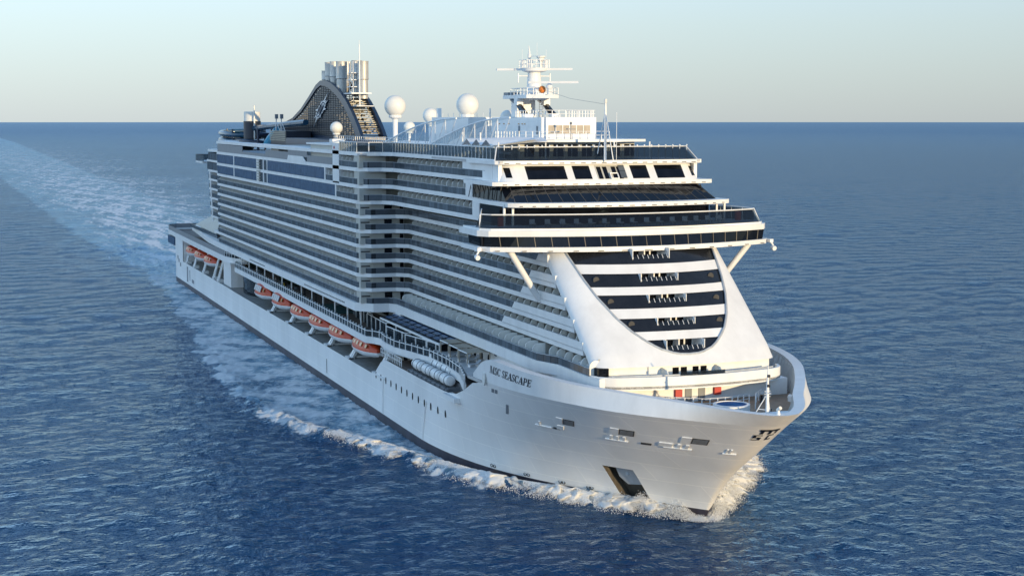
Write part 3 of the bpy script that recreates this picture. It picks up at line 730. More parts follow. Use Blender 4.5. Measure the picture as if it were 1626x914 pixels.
for k in range(len(STR)-1):
    a, b_ = STR[k], STR[k+1]; black = k % 2 == 0
    zz = [a]+[z for z in np.linspace(a, b_, 5)[1:-1]]+[b_]
    if black:
        n = 9-k if False else None
    dx = -.30 if black else -.18
    mb = MB()
    by0, by1 = -2.6, 2.45
    bz0, bz1 = a+.62, b_-.02
    if k == 0: bz0, bz1 = 19.98, 21.05
    if not black:
        rings = [[(front_x(y, z)+dx, y, z) for y in np.linspace(-uw(z)-.05, uw(z)+.05, 25)] for z in zz]; mb.loft(rings, closed=False, caps=False)
        part(mb, 'white_stripe', M['white'], smooth=40)
    else:
        lo = [z for z in np.linspace(a, bz0, 4)]
        rings = [[(front_x(y, z)+dx, y, z) for y in np.linspace(-uw(z), uw(z), 25)] for z in lo]; mb.loft(rings, closed=False, caps=False)
        hi = [z for z in np.linspace(bz0, b_, 4)]
        for sgn, yb in ((-1, by0), (1, by1)):
            rings = [[(front_x(y, z)+dx, y, z) for y in np.linspace(sgn*uw(z) if uw(z) > abs(yb) else yb, yb, 12)] for z in hi]; mb.loft(rings, closed=False, caps=False)
        o = part(mb, 'black_stripe', M['black'], smooth=40)
        xb = front_x(0, b_)-2.3
        r = MB(); r.box(xb-.1, xb, by0-.05, by1+.05, a, b_+.3); r.box(xb, front_x(0,bz0)-.4, by0-.1, by0-.02, bz0-.2, b_); r.box(xb, front_x(0,bz0)-.4, by1+.02, by1+.1, bz0-.2, b_); r.box(xb, front_x(0,bz0)-.35, by0, by1, bz0-.3, bz0-.18)
        rc = r.build('balcony_recess', M['white'], o)
        for y in (-2.35,-1.25,.25,1.35): MB().box(xb+.01, xb+.07, y, y+.85, bz0-.1, b_-.2).build('cabin_door', M['pane'], rc)
        MB().box(xb+.02, xb+1.4, -.28, -.12, bz0-.17, b_).build('divider', M['white'], rc)
        gl = MB(); gl.loft([[(front_x(y,bz0)-.42, y, bz0-.05),(front_x(y,bz0)-.36, y, bz0-.05),(front_x(y,bz0+.45)-.36,y,bz0+.45),(front_x(y,bz0+.45)-.42,y,bz0+.45)] for y in (by0,0,by1)]); gl.build('balcony_glass', M['screen'], rc)
        pb = MB()
        for y in np.linspace(by0+.1, by1-.1, 8): pb.bar((front_x(y,bz0)-.34,y,bz0-.05),(front_x(y,bz0+.45)-.34,y,bz0+.45),.06)
        pb.build('glass_clamp', M['white'], rc)
# round dark lamps on the stripes
for z, ys in ((27.9,(-8.2,7.9)),(25.4,(-7.5,7.2)),(22.9,(-6.0,6.2))):
    for y in ys:
        b = MB(); x = front_x(y, z)-.28
        b.loft([[(x+dx, y+.42*math.cos(t), z+.42*math.sin(t)) for t in np.linspace(0,2*math.pi,16,endpoint=False)] for dx in (-.1,.12)]); part(b, 'stripe_lamp', M['dark'], front)
# thin rounded lip around the dark field
lip = MB(); pts = []
for z in list(np.linspace(31.5,19.7,30))+[19.55,19.5]: pts.append((front_x(uw(z), z)+.0, -uw(z), z))
pts += [(x, -y, z) for x, y, z in pts[::-1]][1:]
lip.tube(pts, .16, 6); part(lip, 'field_rim', M['anchor'], front)
# terrace below the shield
def plan(hw, Xc, bulge, r, Xa, n=24):
    p = []
    for t in np.linspace(-1, 1, n*2+1):
        a = abs(t)*hw; q = max(0, (a-(hw-r))/r) if r > 0 else 0
        p.append((Xc-bulge*(a/hw)**2-r*.9*(1-math.sqrt(max(0,1-min(1,q)**2))), math.copysign(a, t)))
    return [(Xa,-hw)]+p+[(Xa,hw)]
mb = MB(); mb.prism(plan(12.2, 298.3, 1.2, 1.2, 290), 16.2, 18.36); tw = part(mb, 'terrace_wall', M['white'])
def disc_x(x, y, z, r, name, mat, parent, d=.1):
    b = MB(); b.loft([[(x+dx, y+r*math.cos(t), z+r*math.sin(t)) for t in np.linspace(0,2*math.pi,18,endpoint=False)] for dx in (-.3,d)]); return b.build(name, mat, parent)
for y in (-6.2, 7.0): disc_x(298.1-1.2*(y/12.2)**2, y, 17.55, .5, 'porthole', M['pane'], tw)
for y in (-2.4,-1.3,.3,1.4): MB().box(298.1,298.36,y,y+.8,16.9,18.0).build('terrace_door', M['pane'], tw)
for y in (-3.9, 3.4): b = MB(); b.loft([[(298+dx, y+q, z) for dx, z in ((0,16.3),(2.3,16.3),(2.3,17.2),(1.7,17.9),(0,18.1))] for q in (0,.12)]); b.build('terrace_divider', M['partition'], tw)
mb = MB(); par = plan(12.9, 301.6, 2.2, 2.6, 293)
mb.prism(par, 16.05, 16.35); part(mb, 'terrace_floor', M['deck_grey'])
mb = MB(); mb.ribbon(par[1:-1], 0, .35, 15.9, 17.45); part(mb, 'terrace_parapet', M['white'], smooth=40)
b = MB(); b.ribbon(plan(12.6, 301.2, 2.2, 2.4, 293)[4:-4], .1, .2, 17.45, 17.62); part(b, 'terrace_handrail', M['anchor'])
mb = MB(); mb.ribbon([(301.0,-2.7),(301.2,0),(301.0,3.3)], -.1, -.05, 17.0, 17.9); part(mb, 'terrace_glass', M['screen'])
mb = MB(); mb.box(296,298.5,-12.3,-11.0,17.36,18.35); part(mb, 'corner_window', M['pane'])
# lower wall on the foredeck
mb = MB(); mb.prism(plan(12.0, 299.6, 1.6, 1.6, 292), 13.84, 15.92); lw = part(mb, 'foredeck_wall', M['white'])
for y, z in ((6.9,14.95),(-7.4,15.0)): disc_x(299.4-1.6*(y/12)**2, y, z, .5, 'porthole', M['pane'], lw)
for y in (-2.3, 3.0): MB().box(299.4,299.9,y-.45,y+.45,14.6,15.5).build('hose_cabinet', M['red'], lw)
for y in (-.9, .9): MB().box(299.4,299.68,y-.45,y+.45,13.9,15.6).build('steel_door', M['grey'], lw)
railing([(301.5,-4.6),(304.2,-1),(304.2,2.3),(303.0,5.6)], 13.9, 1.15, 'foredeck_railing', 1.0, None, .05, (.5,1.0))
railing([(306.5,4.5),(303,6.5),(298,11.2)], 13.9, 1.2, 'foredeck_railing', 1.0, None, .05, (.5,1.0))
railing([(299,-9.0),(301.5,-5.4)], 13.9, 1.15, 'foredeck_railing', 1.0, None, .05, (.5,1.0))
mb = MB(); mb.lathe((309.6,-.4,13.9), [(2.15,0),(2.15,1.45),(1.8,1.5),(1.8,1.35),(.02,1.35)], 32); o = part(mb, 'hot_tub', M['white'], smooth=40)
MB().lathe((309.6,-.4,13.9), [(1.79,1.40),(.01,1.46)], 32).build('tub_cover', M['pool'], o)
for x, y in ((303.2,7.2),(311.5,3.6),(305.5,-6.2)):
    b = MB(); b.lathe((x,y,13.9), [(.28,0),(.18,.2),(.16,.8),(.26,.95),(.05,1.0)], 12); part(b, 'mooring_bollard', M['black'])
for x, y in ((313.5,3.0),(314.5,-1.8),(304,11)):
    b = MB(); b.box(x-.5,x+.5,y-.35,y+.35,13.9,14.6); b.tube([(x-.6,y,14.4),(x+.6,y,14.4)], .35, 10); part(b, 'mooring_winch', M['white'])
# jackstaff mast at the bow with legs, light and a small bow lamp
mb = MB(); mb.tube([(317.3,-.1,15.2),(317.3,-.1,18.4),(317.3,-.1,19.9),(317.3,-.1,21.0)], [.20,.17,.10,.05], 10); o = part(mb, 'bow_mast', M['white'], smooth=40)
b = MB(); b.tube([(316.2,-1.1,15.3),(317.2,-.2,17.6)], .06, 6); b.tube([(316.2,.9,15.3),(317.2,0,17.6)], .06, 6); b.tube([(316.5,-.8,16),(317.2,-.2,16)], .05, 6); b.build('mast_leg', M['white'], o)
for z in (18.6, 19.7): MB().lathe((317.5,-.1,z), [(.16,0),(.2,.12),(.16,.28),(.02,.3)], 10).build('mast_light', M['letter'], o)
b = MB(); b.box(316.6,317.9,-.06,.0,17.9,17.98)
for z in (17.5,17.8,18.1): b.tube([(317.3,-.5,z),(317.3,.3,z)], .035, 5)
b.build('mast_rung', M['white'], o)
mb = MB(); mb.lathe((320.6,-.6,16.1), [(.22,0),(.16,.3),(.12,.5),(.02,.52)], 12); o = part(mb, 'bow_lamp', M['white'])
b = MB(); b.tube([(320.4,-.6,16.55),(320.95,-.55,16.9)], .2, 10); b.build('lamp_head', M['dome'], o)
mb = MB(); mb.prism([(314.8,-4.2),(316.8,-3.4),(318.2,-2.2),(318.9,-.8),(318.9,.8),(318.2,2.2),(316.8,3.4),(314.8,4.2)], 14.9, 15.2); part(mb, 'bow_platform', M['white'])

# ------------------------------------------------------------------ bridge with wings
def front_path(hw, Xc, bulge, n=20, r=1.2):
    return plan(hw, Xc, bulge, r, 0, n)[1:-1]
def loft_front(mb, A, B, z0, z1, th=.25):
    rings = [[(a[0],a[1],z0),(b[0],b[1],z1),(b[0]-th,b[1]*.995,z1),(a[0]-th,a[1]*.995,z0)] for a, b in zip(A, B)]
    return mb.loft(rings)
bot = front_path(21.0, 286.2, 5.6); win0 = front_path(20.6, 285.6, 5.4); win1 = front_path(20.8, 285.2, 5.0); top = front_path(21.0, 285.0, 4.9); top2 = front_path(20.6, 283.9, 4.0)
def slab(mb, path, z0, z1, depth):
    back = [(x-depth, y) for x, y in path][::-1]
    return mb.prism(list(path)+back, z0, z1)
mb = MB(); slab(mb, bot, 31.25, 31.85, 7.0); br = part(mb, 'bridge_sill', M['white'], smooth=30)
mb = MB(); loft_front(mb, win0, win1, 31.85, 33.15, .2); mb.loft([[(279.6,-20.55,31.85),(279.9,-20.75,33.15),(273.6,-20.4,33.15),(273.6,-20.2,31.85)],[(279.6,-20.3,31.85),(279.9,-20.5,33.15),(273.6,-20.0,33.15),(273.6,-19.9,31.85)]]); bw = part(mb, 'bridge_windows', M['pane'])
mu = MB()
N_ = len(win0)
for i in range(1, N_-1, 1):
    if i % 2: continue
    mu.bar((win0[i][0]+.03, win0[i][1], 31.85), (win1[i][0]+.03, win1[i][1], 33.15), .10, .08)
split_loose(mu.build('window_mullion', M['rust'], bw))
mb = MB(); slab(mb, top, 33.15, 33.9, 7.2); part(mb, 'bridge_roof_band', M['white'], smooth=30)
mb = MB(); slab(mb, top2, 33.9, 34.15, 6.6); part(mb, 'bridge_roof', M['white'])
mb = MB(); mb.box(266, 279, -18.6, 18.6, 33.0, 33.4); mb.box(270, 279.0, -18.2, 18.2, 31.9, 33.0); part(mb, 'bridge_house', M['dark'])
A = front_path(20.5, 284.2, 4.6); B_ = front_path(20.0, 282.8, 4.2)
mb = MB(); loft_front(mb, A, B_, 34.16, 35.75, .06); part(mb, 'observation_glass', M['screen'])
mb = MB(); mb.tube([(x,y,35.85) for x,y in B_], .09, 6)
mb.tube([(B_[0][0],-20,35.85),(270,-17.2,36.1)], .08, 6); mb.tube([(B_[-1][0],20,35.85),(270,17.2,36.1)], .08, 6)
for s in (-1,1):
    mb.bar((B_[0][0],s*20,35.85),(A[0][0]-.1,s*20.4,34.16),.16); 
    for k in (.25,.5,.75): x = B_[0][0]+(270-B_[0][0])*k; y = 20+(17.2-20)*k; mb.bar((x,s*y,35.85),(x,s*y,34.16),.08)
part(mb, 'observation_rail', M['white'])
for s in (-1,1):
    b = MB(); b.loft([[(B_[0][0],s*20.05,35.75),(B_[0][0]-.6,s*20.45,34.16),(270,s*17.4,34.16),(270,s*17.2,35.95)],[(B_[0][0],s*20.0,35.75),(B_[0][0]-.6,s*20.4,34.16),(270,s*17.3,34.16),(270,s*17.1,35.95)]]); part(b, 'wing_glass', M['screen'])
mb = MB(); slab(mb, front_path(15.6, 277.2, 3.4), 34.16, 36.6, 8); part(mb, 'observation_lounge', M['pane'])
mb = MB()
for y in (-16.2,-15.0,15.0,16.2): mb.box(276.0,276.25,y-.13,y+.13,34.16,37)
split_loose(part(mb, 'lounge_column', M['white']))
for x, y in ((278.3,-17.6),(278.0,17.2)): part(MB().box(x,x+.5,y-.35,y+.35,34.3,35.5), 'hose_cabinet', M['red'])
# wing struts and wing lamps
for s, nm in ((-1,'wing_strut'),(1,'wing_strut')):
    b = MB(); b.tube([(281.2,s*17.3,31.3),(279.4,s*12.5,24.6)], (.42), 14); part(b, nm, M['white'], smooth=40)
    b = MB(); b.tube([(280.4,s*21.2,31.35),(280.5,s*21.5,30.9)], .12, 8); b.tube([(280.3,s*21.5,30.6),(280.9,s*21.5,30.5)], .32, 12); part(b, 'wing_lamp', M['white'], smooth=40)
    b = MB(); b.box(279.2,280.6,s*21.2-.25,s*21.2+.25,31.3,31.75); part(b, 'lamp_bracket', M['white'])
mb = MB()
for i in range(2, N_-2, 3): mb.box(bot[i][0]+.005, bot[i][0]+.03, bot[i][1]-.55, bot[i][1]+.55, 31.32, 31.42)
split_loose(part(mb, 'sill_drain', M['dark']))

# ------------------------------------------------------------------ panorama lounge, window deck, top deck
e3 = front_path(16.2, 281.0, 3.0, r=.6); p0 = front_path(15.5, 278.6, 2.4, r=1.5); p1 = front_path(14.6, 273.4, 1.6, r=1.5)
mb = MB(); slab(mb, e3, 36.65, 37.2, 12); o = part(mb, 'eyebrow_ledge', M['white'], smooth=30)
def ledge_slots(path, z, o):
    b = MB()
    for i in range(2, len(path)-2, 2):
        b.box(path[i][0]+.005, path[i][0]+.03, path[i][1]-.35, path[i][1]+.35, z, z+.1)
    split_loose(b.build('ledge_drain', M['dark'], o))
ledge_slots(e3, 36.75, o)
mb = MB(); loft_front(mb, p0, p1, 37.2, 39.2, .2); pg = part(mb, 'panorama_glass', M['pane'])
mu = MB()
for i in range(1, len(p0)-1, 2): mu.bar((p0[i][0]+.02,p0[i][1],37.2),(p1[i][0]+.02,p1[i][1],39.2),.06,.05)
split_loose(mu.build('window_mullion', M['rust'], pg))
for s in (-1, 1):
    b = MB(); b.loft([[(p0[0][0],s*15.45,37.2),(p1[0][0],s*14.75,39.2),(258,s*14.75,39.2),(258,s*14.9,37.2)],[(p0[0][0],s*15.2,37.2),(p1[0][0],s*14.5,39.2),(258,s*14.5,39.2),(258,s*14.6,37.2)]]); b.build('side_glass', M['pane'], pg)
    for k in range(7):
        x = 259.5+k*2.1; mu = MB(); mu.bar((x,s*15.5,37.22),(x-.8,s*14.8,39.18),.09); mu.build('window_mullion', M['rust'], pg)
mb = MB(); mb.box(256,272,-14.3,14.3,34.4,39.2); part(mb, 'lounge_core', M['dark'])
e2 = front_path(16.4, 273.4, 1.0, r=.5); mb = MB(); slab(mb, e2, 39.2, 39.72, 12); o = part(mb, 'eyebrow_ledge', M['white'], smooth=30); ledge_slots(e2, 39.3, o)
w0 = front_path(15.0, 272.9, .9, r=2.4, n=40); w1 = front_path(14.7, 270.9, .9, r=2.4, n=40)
mb = MB(); loft_front(mb, w0, w1, 39.72, 42.0, .3); wd = part(mb, 'window_deck_wall', M['white'], smooth=40)
b = MB(); b.box(255,270.3,-14.9,-14.4,39.7,42.0); b.box(255,270.3,14.4,14.9,39.7,42.0); split_loose(b.build('side_wall', M['white'], wd))
def wall_window(y0, y1, za, zb, mat, name, skew=0):
    b = MB(); n = 6
    def P(y, z):
        t = (z-39.72)/2.28; yy = min(abs(y), 14.9)
        q0 = np.interp(y, [p[1] for p in w0], [p[0] for p in w0]); q1 = np.interp(y, [p[1] for p in w1], [p[0] for p in w1]); return q0*(1-t)+q1*t
    rings = [[(P(y,za)+.03,y,za),(P(y,zb)+.03,y,zb),(P(y,zb)-.1,y,zb),(P(y,za)-.1,y,za)] for y in np.linspace(y0,y1,n+1)]
    b.loft(rings); return b.build(name, mat, wd)
for y0, y1 in ((-11.3,-5.7),(-4.6,-2.1),(4.0,6.6),(7.8,12.2)): wall_window(y0, y1, 40.0, 41.75, M['pane'], 'front_window')
for y in (-14.1, 13.5): wall_window(y, y+.75, 40.25, 41.55, M['pane'], 'end_window')
o = wall_window(-1.3, 3.1, 40.0, 41.8, M['wall'], 'balcony_bay')
for y in (-1.1,-.2,1.1,1.9): 
    q = wall_window(y, y+.62, 40.0, 41.6, M['pane'], 'bay_door'); q.location.x = .06
q = wall_window(2.2,3.1,40.1,41.8,M['bglass'],'bay_glass'); q.location.x = .1
fr = MB(); 
for a, c in (((272.95,.6,40.05),(272.95,1.7,40.05)),((272.3,.6,40.75),(272.3,1.7,40.75)),((272.95,.6,40.05),(272.3,.6,40.75)),((272.95,1.7,40.05),(272.3,1.7,40.75))): fr.bar(a, c, .14)
fr.build('bay_frame', M['white'], wd)
e1 = front_path(15.5, 271.7, .8, r=.5); mb = MB(); slab(mb, e1, 42.0, 42.5, 12); o = part(mb, 'eyebrow_ledge', M['white'], smooth=30); ledge_slots(e1, 42.1, o)
mb = MB(); mb.prism([(199,-15.2),(271,-15.0),(271,15.0),(199,15.2)], 42.15, 42.45); part(mb, 'top_deck', M['deck_grey'])
mb = MB(); mb.box(76,199,-20.1,20.1,39.9,40.2); mb.box(214,217,-20,20,42.1,42.4); mb.box(199,217.2,-20.1,20.1,42.12,42.44); part(mb, 'pool_deck', M['deck_grey'])
g0 = front_path(15.2, 271.2, .8, r=.8); g1 = front_path(14.3, 269.2, .6, r=.8)
mb = MB(); loft_front(mb, g0, g1, 42.5, 44.25, .05); part(mb, 'top_windscreen', M['screen'])
mb = MB(); mb.tube([(x,y,44.3) for x,y in g1], .08, 6); mb.bar((g1[0][0],-14.3,44.3),(g0[0][0],-15.2,42.5),.14); mb.bar((g1[-1][0],14.3,44.3),(g0[-1][0],15.2,42.5),.14); part(mb, 'windscreen_rail', M['white'])
SIDE = [(203,-20.1),(214.8,-20.1),(217.2,-18.7),(217.6,-16.4),(219.6,-15.2),(268,-14.7)]
mb = MB(); mb.ribbon(SIDE, 0, .06, 42.65, 44.2); part(mb, 'side_windscreen', M['screen'])
mb = MB()
pl = [Vector((*p,0)) for p in SIDE]
for a, c in zip(pl, pl[1:]):
    n = max(1, int((c-a).length/1.5))
    for k in range(n):
        p = a.lerp(c, k/n); mb.box(p.x-.05,p.x+.05,p.y-.02,p.y+.14,42.65,44.25)
mb.tube([(x,y,44.27) for x,y in SIDE], .07, 6); part(mb, 'windscreen_post', M['white'])
for y in np.arange(-13.6, 14, 1.1):
    mb = MB(); mb.lathe((269.0,y,42.5), [(.05,0),(.05,1.85),(.12,1.9),(.12,2.0),(.02,2.08)], 8); part(mb, 'deck_light', M['white'])
# furniture masses, walls and columns inside the top windscreen
mb = MB(); mb.box(240,262,-9,9,42.46,44.9); part(mb, 'bar_house', M['wall'])
mb = MB()
for y in np.arange(-8,8,2.2): mb.box(262.01,262.1,y,y+1.5,42.8,44.5)
split_loose(part(mb, 'bar_window', M['pane']))
mb = MB()
for x, y in ((265,-13),(258,-13.2),(250,-13.2),(265,-6),(266,4),(265,10)): mb.tube([(x,y,42.46),(x,y,46.2 if x<262 else 44.9)], .12, 8)
split_loose(part(mb, 'sun_shade_post', M['white']))
mb = MB(); mb.prism([(240,-9.6),(264.5,-9.6),(266,-5),(266,5),(264.5,9.6),(240,9.6)], 44.9, 45.25); part(mb, 'bar_roof', M['white'])
# zigzag canvas canopies along the starboard pool edge
mb = MB(); n = 3
for k in range(n):
    x = 251+k*4.2
    mb.loft([[(x,-13.6,44.35),(x+2.1,-13.6,45.25),(x+4.2,-13.6,44.35)],[(x+6,-7.5,45.1),(x+8.1,-7.5,45.6),(x+10.2,-7.5,45.1)]], closed=False, caps=False)
part(mb, 'canvas_canopy', M['canvas'])
mb = MB(); mb.loft([[(263.6,-13.6,44.35),(270,-9,45.4),(262,-8,45.4)],[(263.6,-13.6,44.42),(270,-9,45.47),(262,-8,45.47)]]); part(mb, 'canvas_sail', M['canvas'])

# ------------------------------------------------------------------ radar house, mast, foremast, domes
mb = MB(); mb.box(237.5, 259, -4.25, 4.25, 44.8, 48.35); rh = part(mb, 'radar_house', M['white'])
b = MB(); b.box(259.01,259.06,-3.2,3.3,46.05,47.2); b.build('house_window', M['cane'], rh)
b = MB()
for y in np.linspace(-2.1,2.2,5): b.box(259.07,259.11,y-.05,y+.05,46.05,47.2)
split_loose(b.build('window_mullion', M['white'], rh))
for x in (241,243,245.2,249.5,251,252): MB().box(x,x+.5,-4.33,-4.26,47.3,47.45).build('wall_lamp', M['tan'], rh)
for x in (249.6,257): MB().box(x,x+.6,-4.33,-4.26,45.9,47.1).build('side_door', M['grey'], rh)
railing([(248,-4.1),(258.9,-4.1),(258.9,4.1),(248,4.1)], 48.35, 1.0, 'house_railing', 1.0, None, .045, (.5,1.0))
railing([(228,-7.5),(258,-7.5),(262,-5),(262,5)], 45.25, 1.1, 'roof_railing', 1.2, None, .045, (.5,1.0))
mast = MB(); mast.box(243.2,246.6,-1.4,1.4,51.0,52.1)                  # platform body
mast.lathe((245,0,52.1), [(1.15,0),(1.05,2.4),(.95,3.0),(1.9,3.25),(1.95,3.7),(.3,3.75),(.2,3.8)], 14)
mo = part(mast, 'radar_mast', M['white'], smooth=35)
b = MB(); b.box(239.0,241.6,-1.5,1.5,48.36,51.9); b.build('mast_trunk', M['white'], mo)
b = MB(); b.prism([(238.2,-2.6),(248.5,-2.6),(249.6,0),(248.5,2.6),(238.2,2.6)], 51.2, 51.75); b.build('mast_platform', M['white'], mo)
for y in (-2.2, 2.2):
    b = MB(); b.tube([(241,y,51.2),(243.5,y,50.6),(246.2,y*1.02,49.2),(248.0,y*1.05,48.36)], [.34,.42,.5,.5], 6); b.build('mast_leg', M['black'], mo)
    b = MB(); b.box(243.4,244.8,y-.5,y+.5,50.2,51.3); b.build('leg_bracket', M['white'], mo)
    MB().box(247.2,248.6,y-.7,y+.7,48.36,48.9).build('leg_foot', M['white'], mo)
MB().box(238.0,240.0,-2.4,-.5,51.76,52.2).build('mast_box', M['grey'], mo)
for z, x0, x1, y in ((55.45,237.8,251.8,0),(53.35,247.0,256.0,.4)):
    b = MB(); dx = .35
    b.loft([[(246.5-5.2*s_*0+ (x1-x0)/2*s_*.42+ (x0+x1)/2-246.5, y+s_*(x1-x0)*.36, z+zz) for zz in (0,.32)]+[(246.5+.35+(x1-x0)/2*s_*.42+(x0+x1)/2-246.5, y+s_*(x1-x0)*.36, z+zz) for zz in (.32,0)] for s_ in (-1,1)]); b.build('radar_scanner', M['white'], mo)
b = MB(); b.tube([(250.2,.4,51.75),(250.2,.4,53.35)], .25, 8); b.sphere((250.2,.4,52.9), .5, 10); b.build('scanner_post', M['white'], mo)
def mini_rail(x0,x1,y0,y1,z,h,parent):
    b = MB()
    pts = [(x0,y0),(x1,y0),(x1,y1),(x0,y1),(x0,y0)]
    for (xa,ya),(xb,yb) in zip(pts, pts[1:]):
        for k in range(5): 
            x = xa+(xb-xa)*k/5; y = ya+(yb-ya)*k/5; b.box(x-.04,x+.04,y-.04,y+.04,z,z+h)
        for q in (.5,1): b.tube([(xa,ya,z+h*q),(xb,yb,z+h*q)], .04, 5)
    b.build('mast_railing', M['white'], parent)
mini_rail(241.5,248.6,-2.5,2.5,51.75,1.0,mo); mini_rail(243.3,246.7,-1.8,1.8,55.8,1.2,mo)
b = MB()
for dy in (-2.6, 2.6): b.tube([(245,dy,53.6),(245,dy,55.0)], .12, 6); b.tube([(245,dy,54.6),(245,0,54.6)], .09, 6); b.tube([(245,dy*.75,55.8),(245,dy*.75,57.0)], .13, 6); b.tube([(245,dy*.75,57),(245,dy*.75,58.6)], .03, 5)
b.build('antenna_arm', M['white'], mo)
b = MB(); b.tube([(244,-.4,55.8),(244,-.4,58.2),(244,-.5,59.2)], [.22,.16,.06], 8); b.lathe((244,-.4,57.2),[(.1,0),(.3,.2),(.3,.7),(.1,.9)],8); b.tube([(245.4,.3,57.4),(245.4,.3,59.6)], .03, 5); b.tube([(244,-.4,57.6),(245.4,.3,57.6)], .05, 5); b.build('top_pole', M['white'], mo)
b = MB(); b.lathe((246,.7,55.8), [(.25,0),(.25,.9),(.5,1.1),(.5,1.5),(.7,1.6),(.7,1.8),(.02,1.9)], 12); b.build('satellite_dome', M['dome'], mo)
M['amber'] = paint('amber_ball', (.75,.22,.03), .5, .1, 1, streak=False); MB().sphere((248.9,-.2,52.5), .55, 14).build('orange_ball', M['amber'], mo)
b = MB()
for z in np.arange(48.5,51.2,.35): b.tube([(246.4,.3,z),(246.4,.9,z)], .03, 4)
b.tube([(246.4,.3,48.36),(246.4,.3,51.2)], .04, 4); b.tube([(246.4,.9,48.36),(246.4,.9,51.2)], .04, 4); b.build('mast_ladder', M['grey'], mo)
fm = MB(); fm.tube([(272.0,0,42.5),(272.0,0,48.6),(272.0,0,50.6)], [.2,.18,.12], 10); fo = part(fm, 'signal_mast', M['white'])
b = MB(); b.tube([(269.9,-.4,42.5),(271.8,0,48.8)], .08, 6); b.tube([(273.6,.5,42.5),(272.2,0,48.6)], .08, 6); b.tube([(274.4,.6,42.5),(274.4,.6,49)], .04, 5); b.build('mast_stay', M['white'], fo)
MB().lathe((272,0,50.3),[(.2,0),(.22,.5),(.02,.6)],10).build('mast_light', M['dome'], fo)
b = MB(); b.tube([(248.9,-.4,52.6),(260,-.2,51.0),(272,0,50.1)], .02, 4); b.build('rigging_wire', M['grey'], fo)
mb = MB(); mb.tube([(262.6,-1.2,45.2),(262.6,-1.2,47.4)], .07, 6); mb.box(262.3,262.9,-1.8,-.6,46.6,46.75); mb.sphere((262.6,-1.2,47.5),.22,8); part(mb, 'weather_sensor', M['grey'])
def dome(x, y, z, r, pz, base_r=None, name='radome'):
    b = MB(); b.sphere((x,y,z), r, 28, 1.0, -.86); o = part(b, name, M['dome'], smooth=True)
    c = MB(); c.lathe((x,y,0), [(r*.55,z-r*.84),(r*.62,z-r*.92),(r*.58,z-r*1.08),(r*.25,z-r*1.2),(r*.2,pz)], 16); c.build('dome_pedestal', M['white'], o)
dome(168.1,0,50.7,2.15,42.3); dome(191.7,0,48.75,1.42,43.5); dome(213.2,0,50.55,1.95,47.0); dome(119.3,-1.5+0,45.9,1.35,42.0) if False else None
dome(151.7,-8,46.3,1.3,41.0); dome(233.3,0,48.3,1.25,45); dome(178,0,46.6,1.1,43.5)
mb = MB(); mb.box(206,226,-4.2,4.2,42.46,48.4); part(mb, 'screen_house', M['white'])
b = MB(); b.box(226.01,226.08,-3.6,3.6,44.8,47.6); part(b, 'outdoor_screen', M['white'])
mb = MB()
for x in np.arange(207,238,3): mb.tube([(x,-4.4,48.4),(x,-4.4,49.1)], .04, 4)
mb.tube([(230.5,-2,44),(230.5,-2,49.8)], .12, 6); mb.box(205,206,-3,-2.4,48,50); split_loose(part(mb, 'vent_post', M['white']))
mb = MB(); mb.box(150,206,-8,8,42.2,43.6); part(mb, 'pool_bar_house', M['white'])
railing([(150,-8.1),(206,-8.1)], 43.6, 1.1, 'bar_railing', 1.6, None, .05, (.5,1.0))
# sliding roof arches over the pool
for (xa, xb, h0, h1) in ((197,238,44.0,48.2),(224,262,44.0,48.3)):
    b = MB(); pts = []
    for t in np.linspace(0,1,16): pts.append((xa+(xb-xa)*t, -10.2, h0+(h1-h0)*math.sin(t*math.pi/2)))
    b.tube(pts, .13, 6)
    for k in range(1,15,2):
        p = pts[k]; b.tube([(p[0],p[1],43.2),(p[0],p[1],p[2])], .07, 5)
        q = pts[min(15,k+2)]; b.tube([(p[0],p[1],43.2),(q[0],q[1],q[2])], .05, 5)
    b.bar((xa,-10.2,h0-.3),(xb,-10.2,43.3),.2,.3)
    o = part(b, 'roof_truss', M['white'])
    g = MB(); rings = [[(p[0], y, p[2]+.1) for p in pts] for y in (-10.0,-7.2)]; g.loft(rings, closed=False, caps=False); g.build('roof_panel', M['clear'], o)

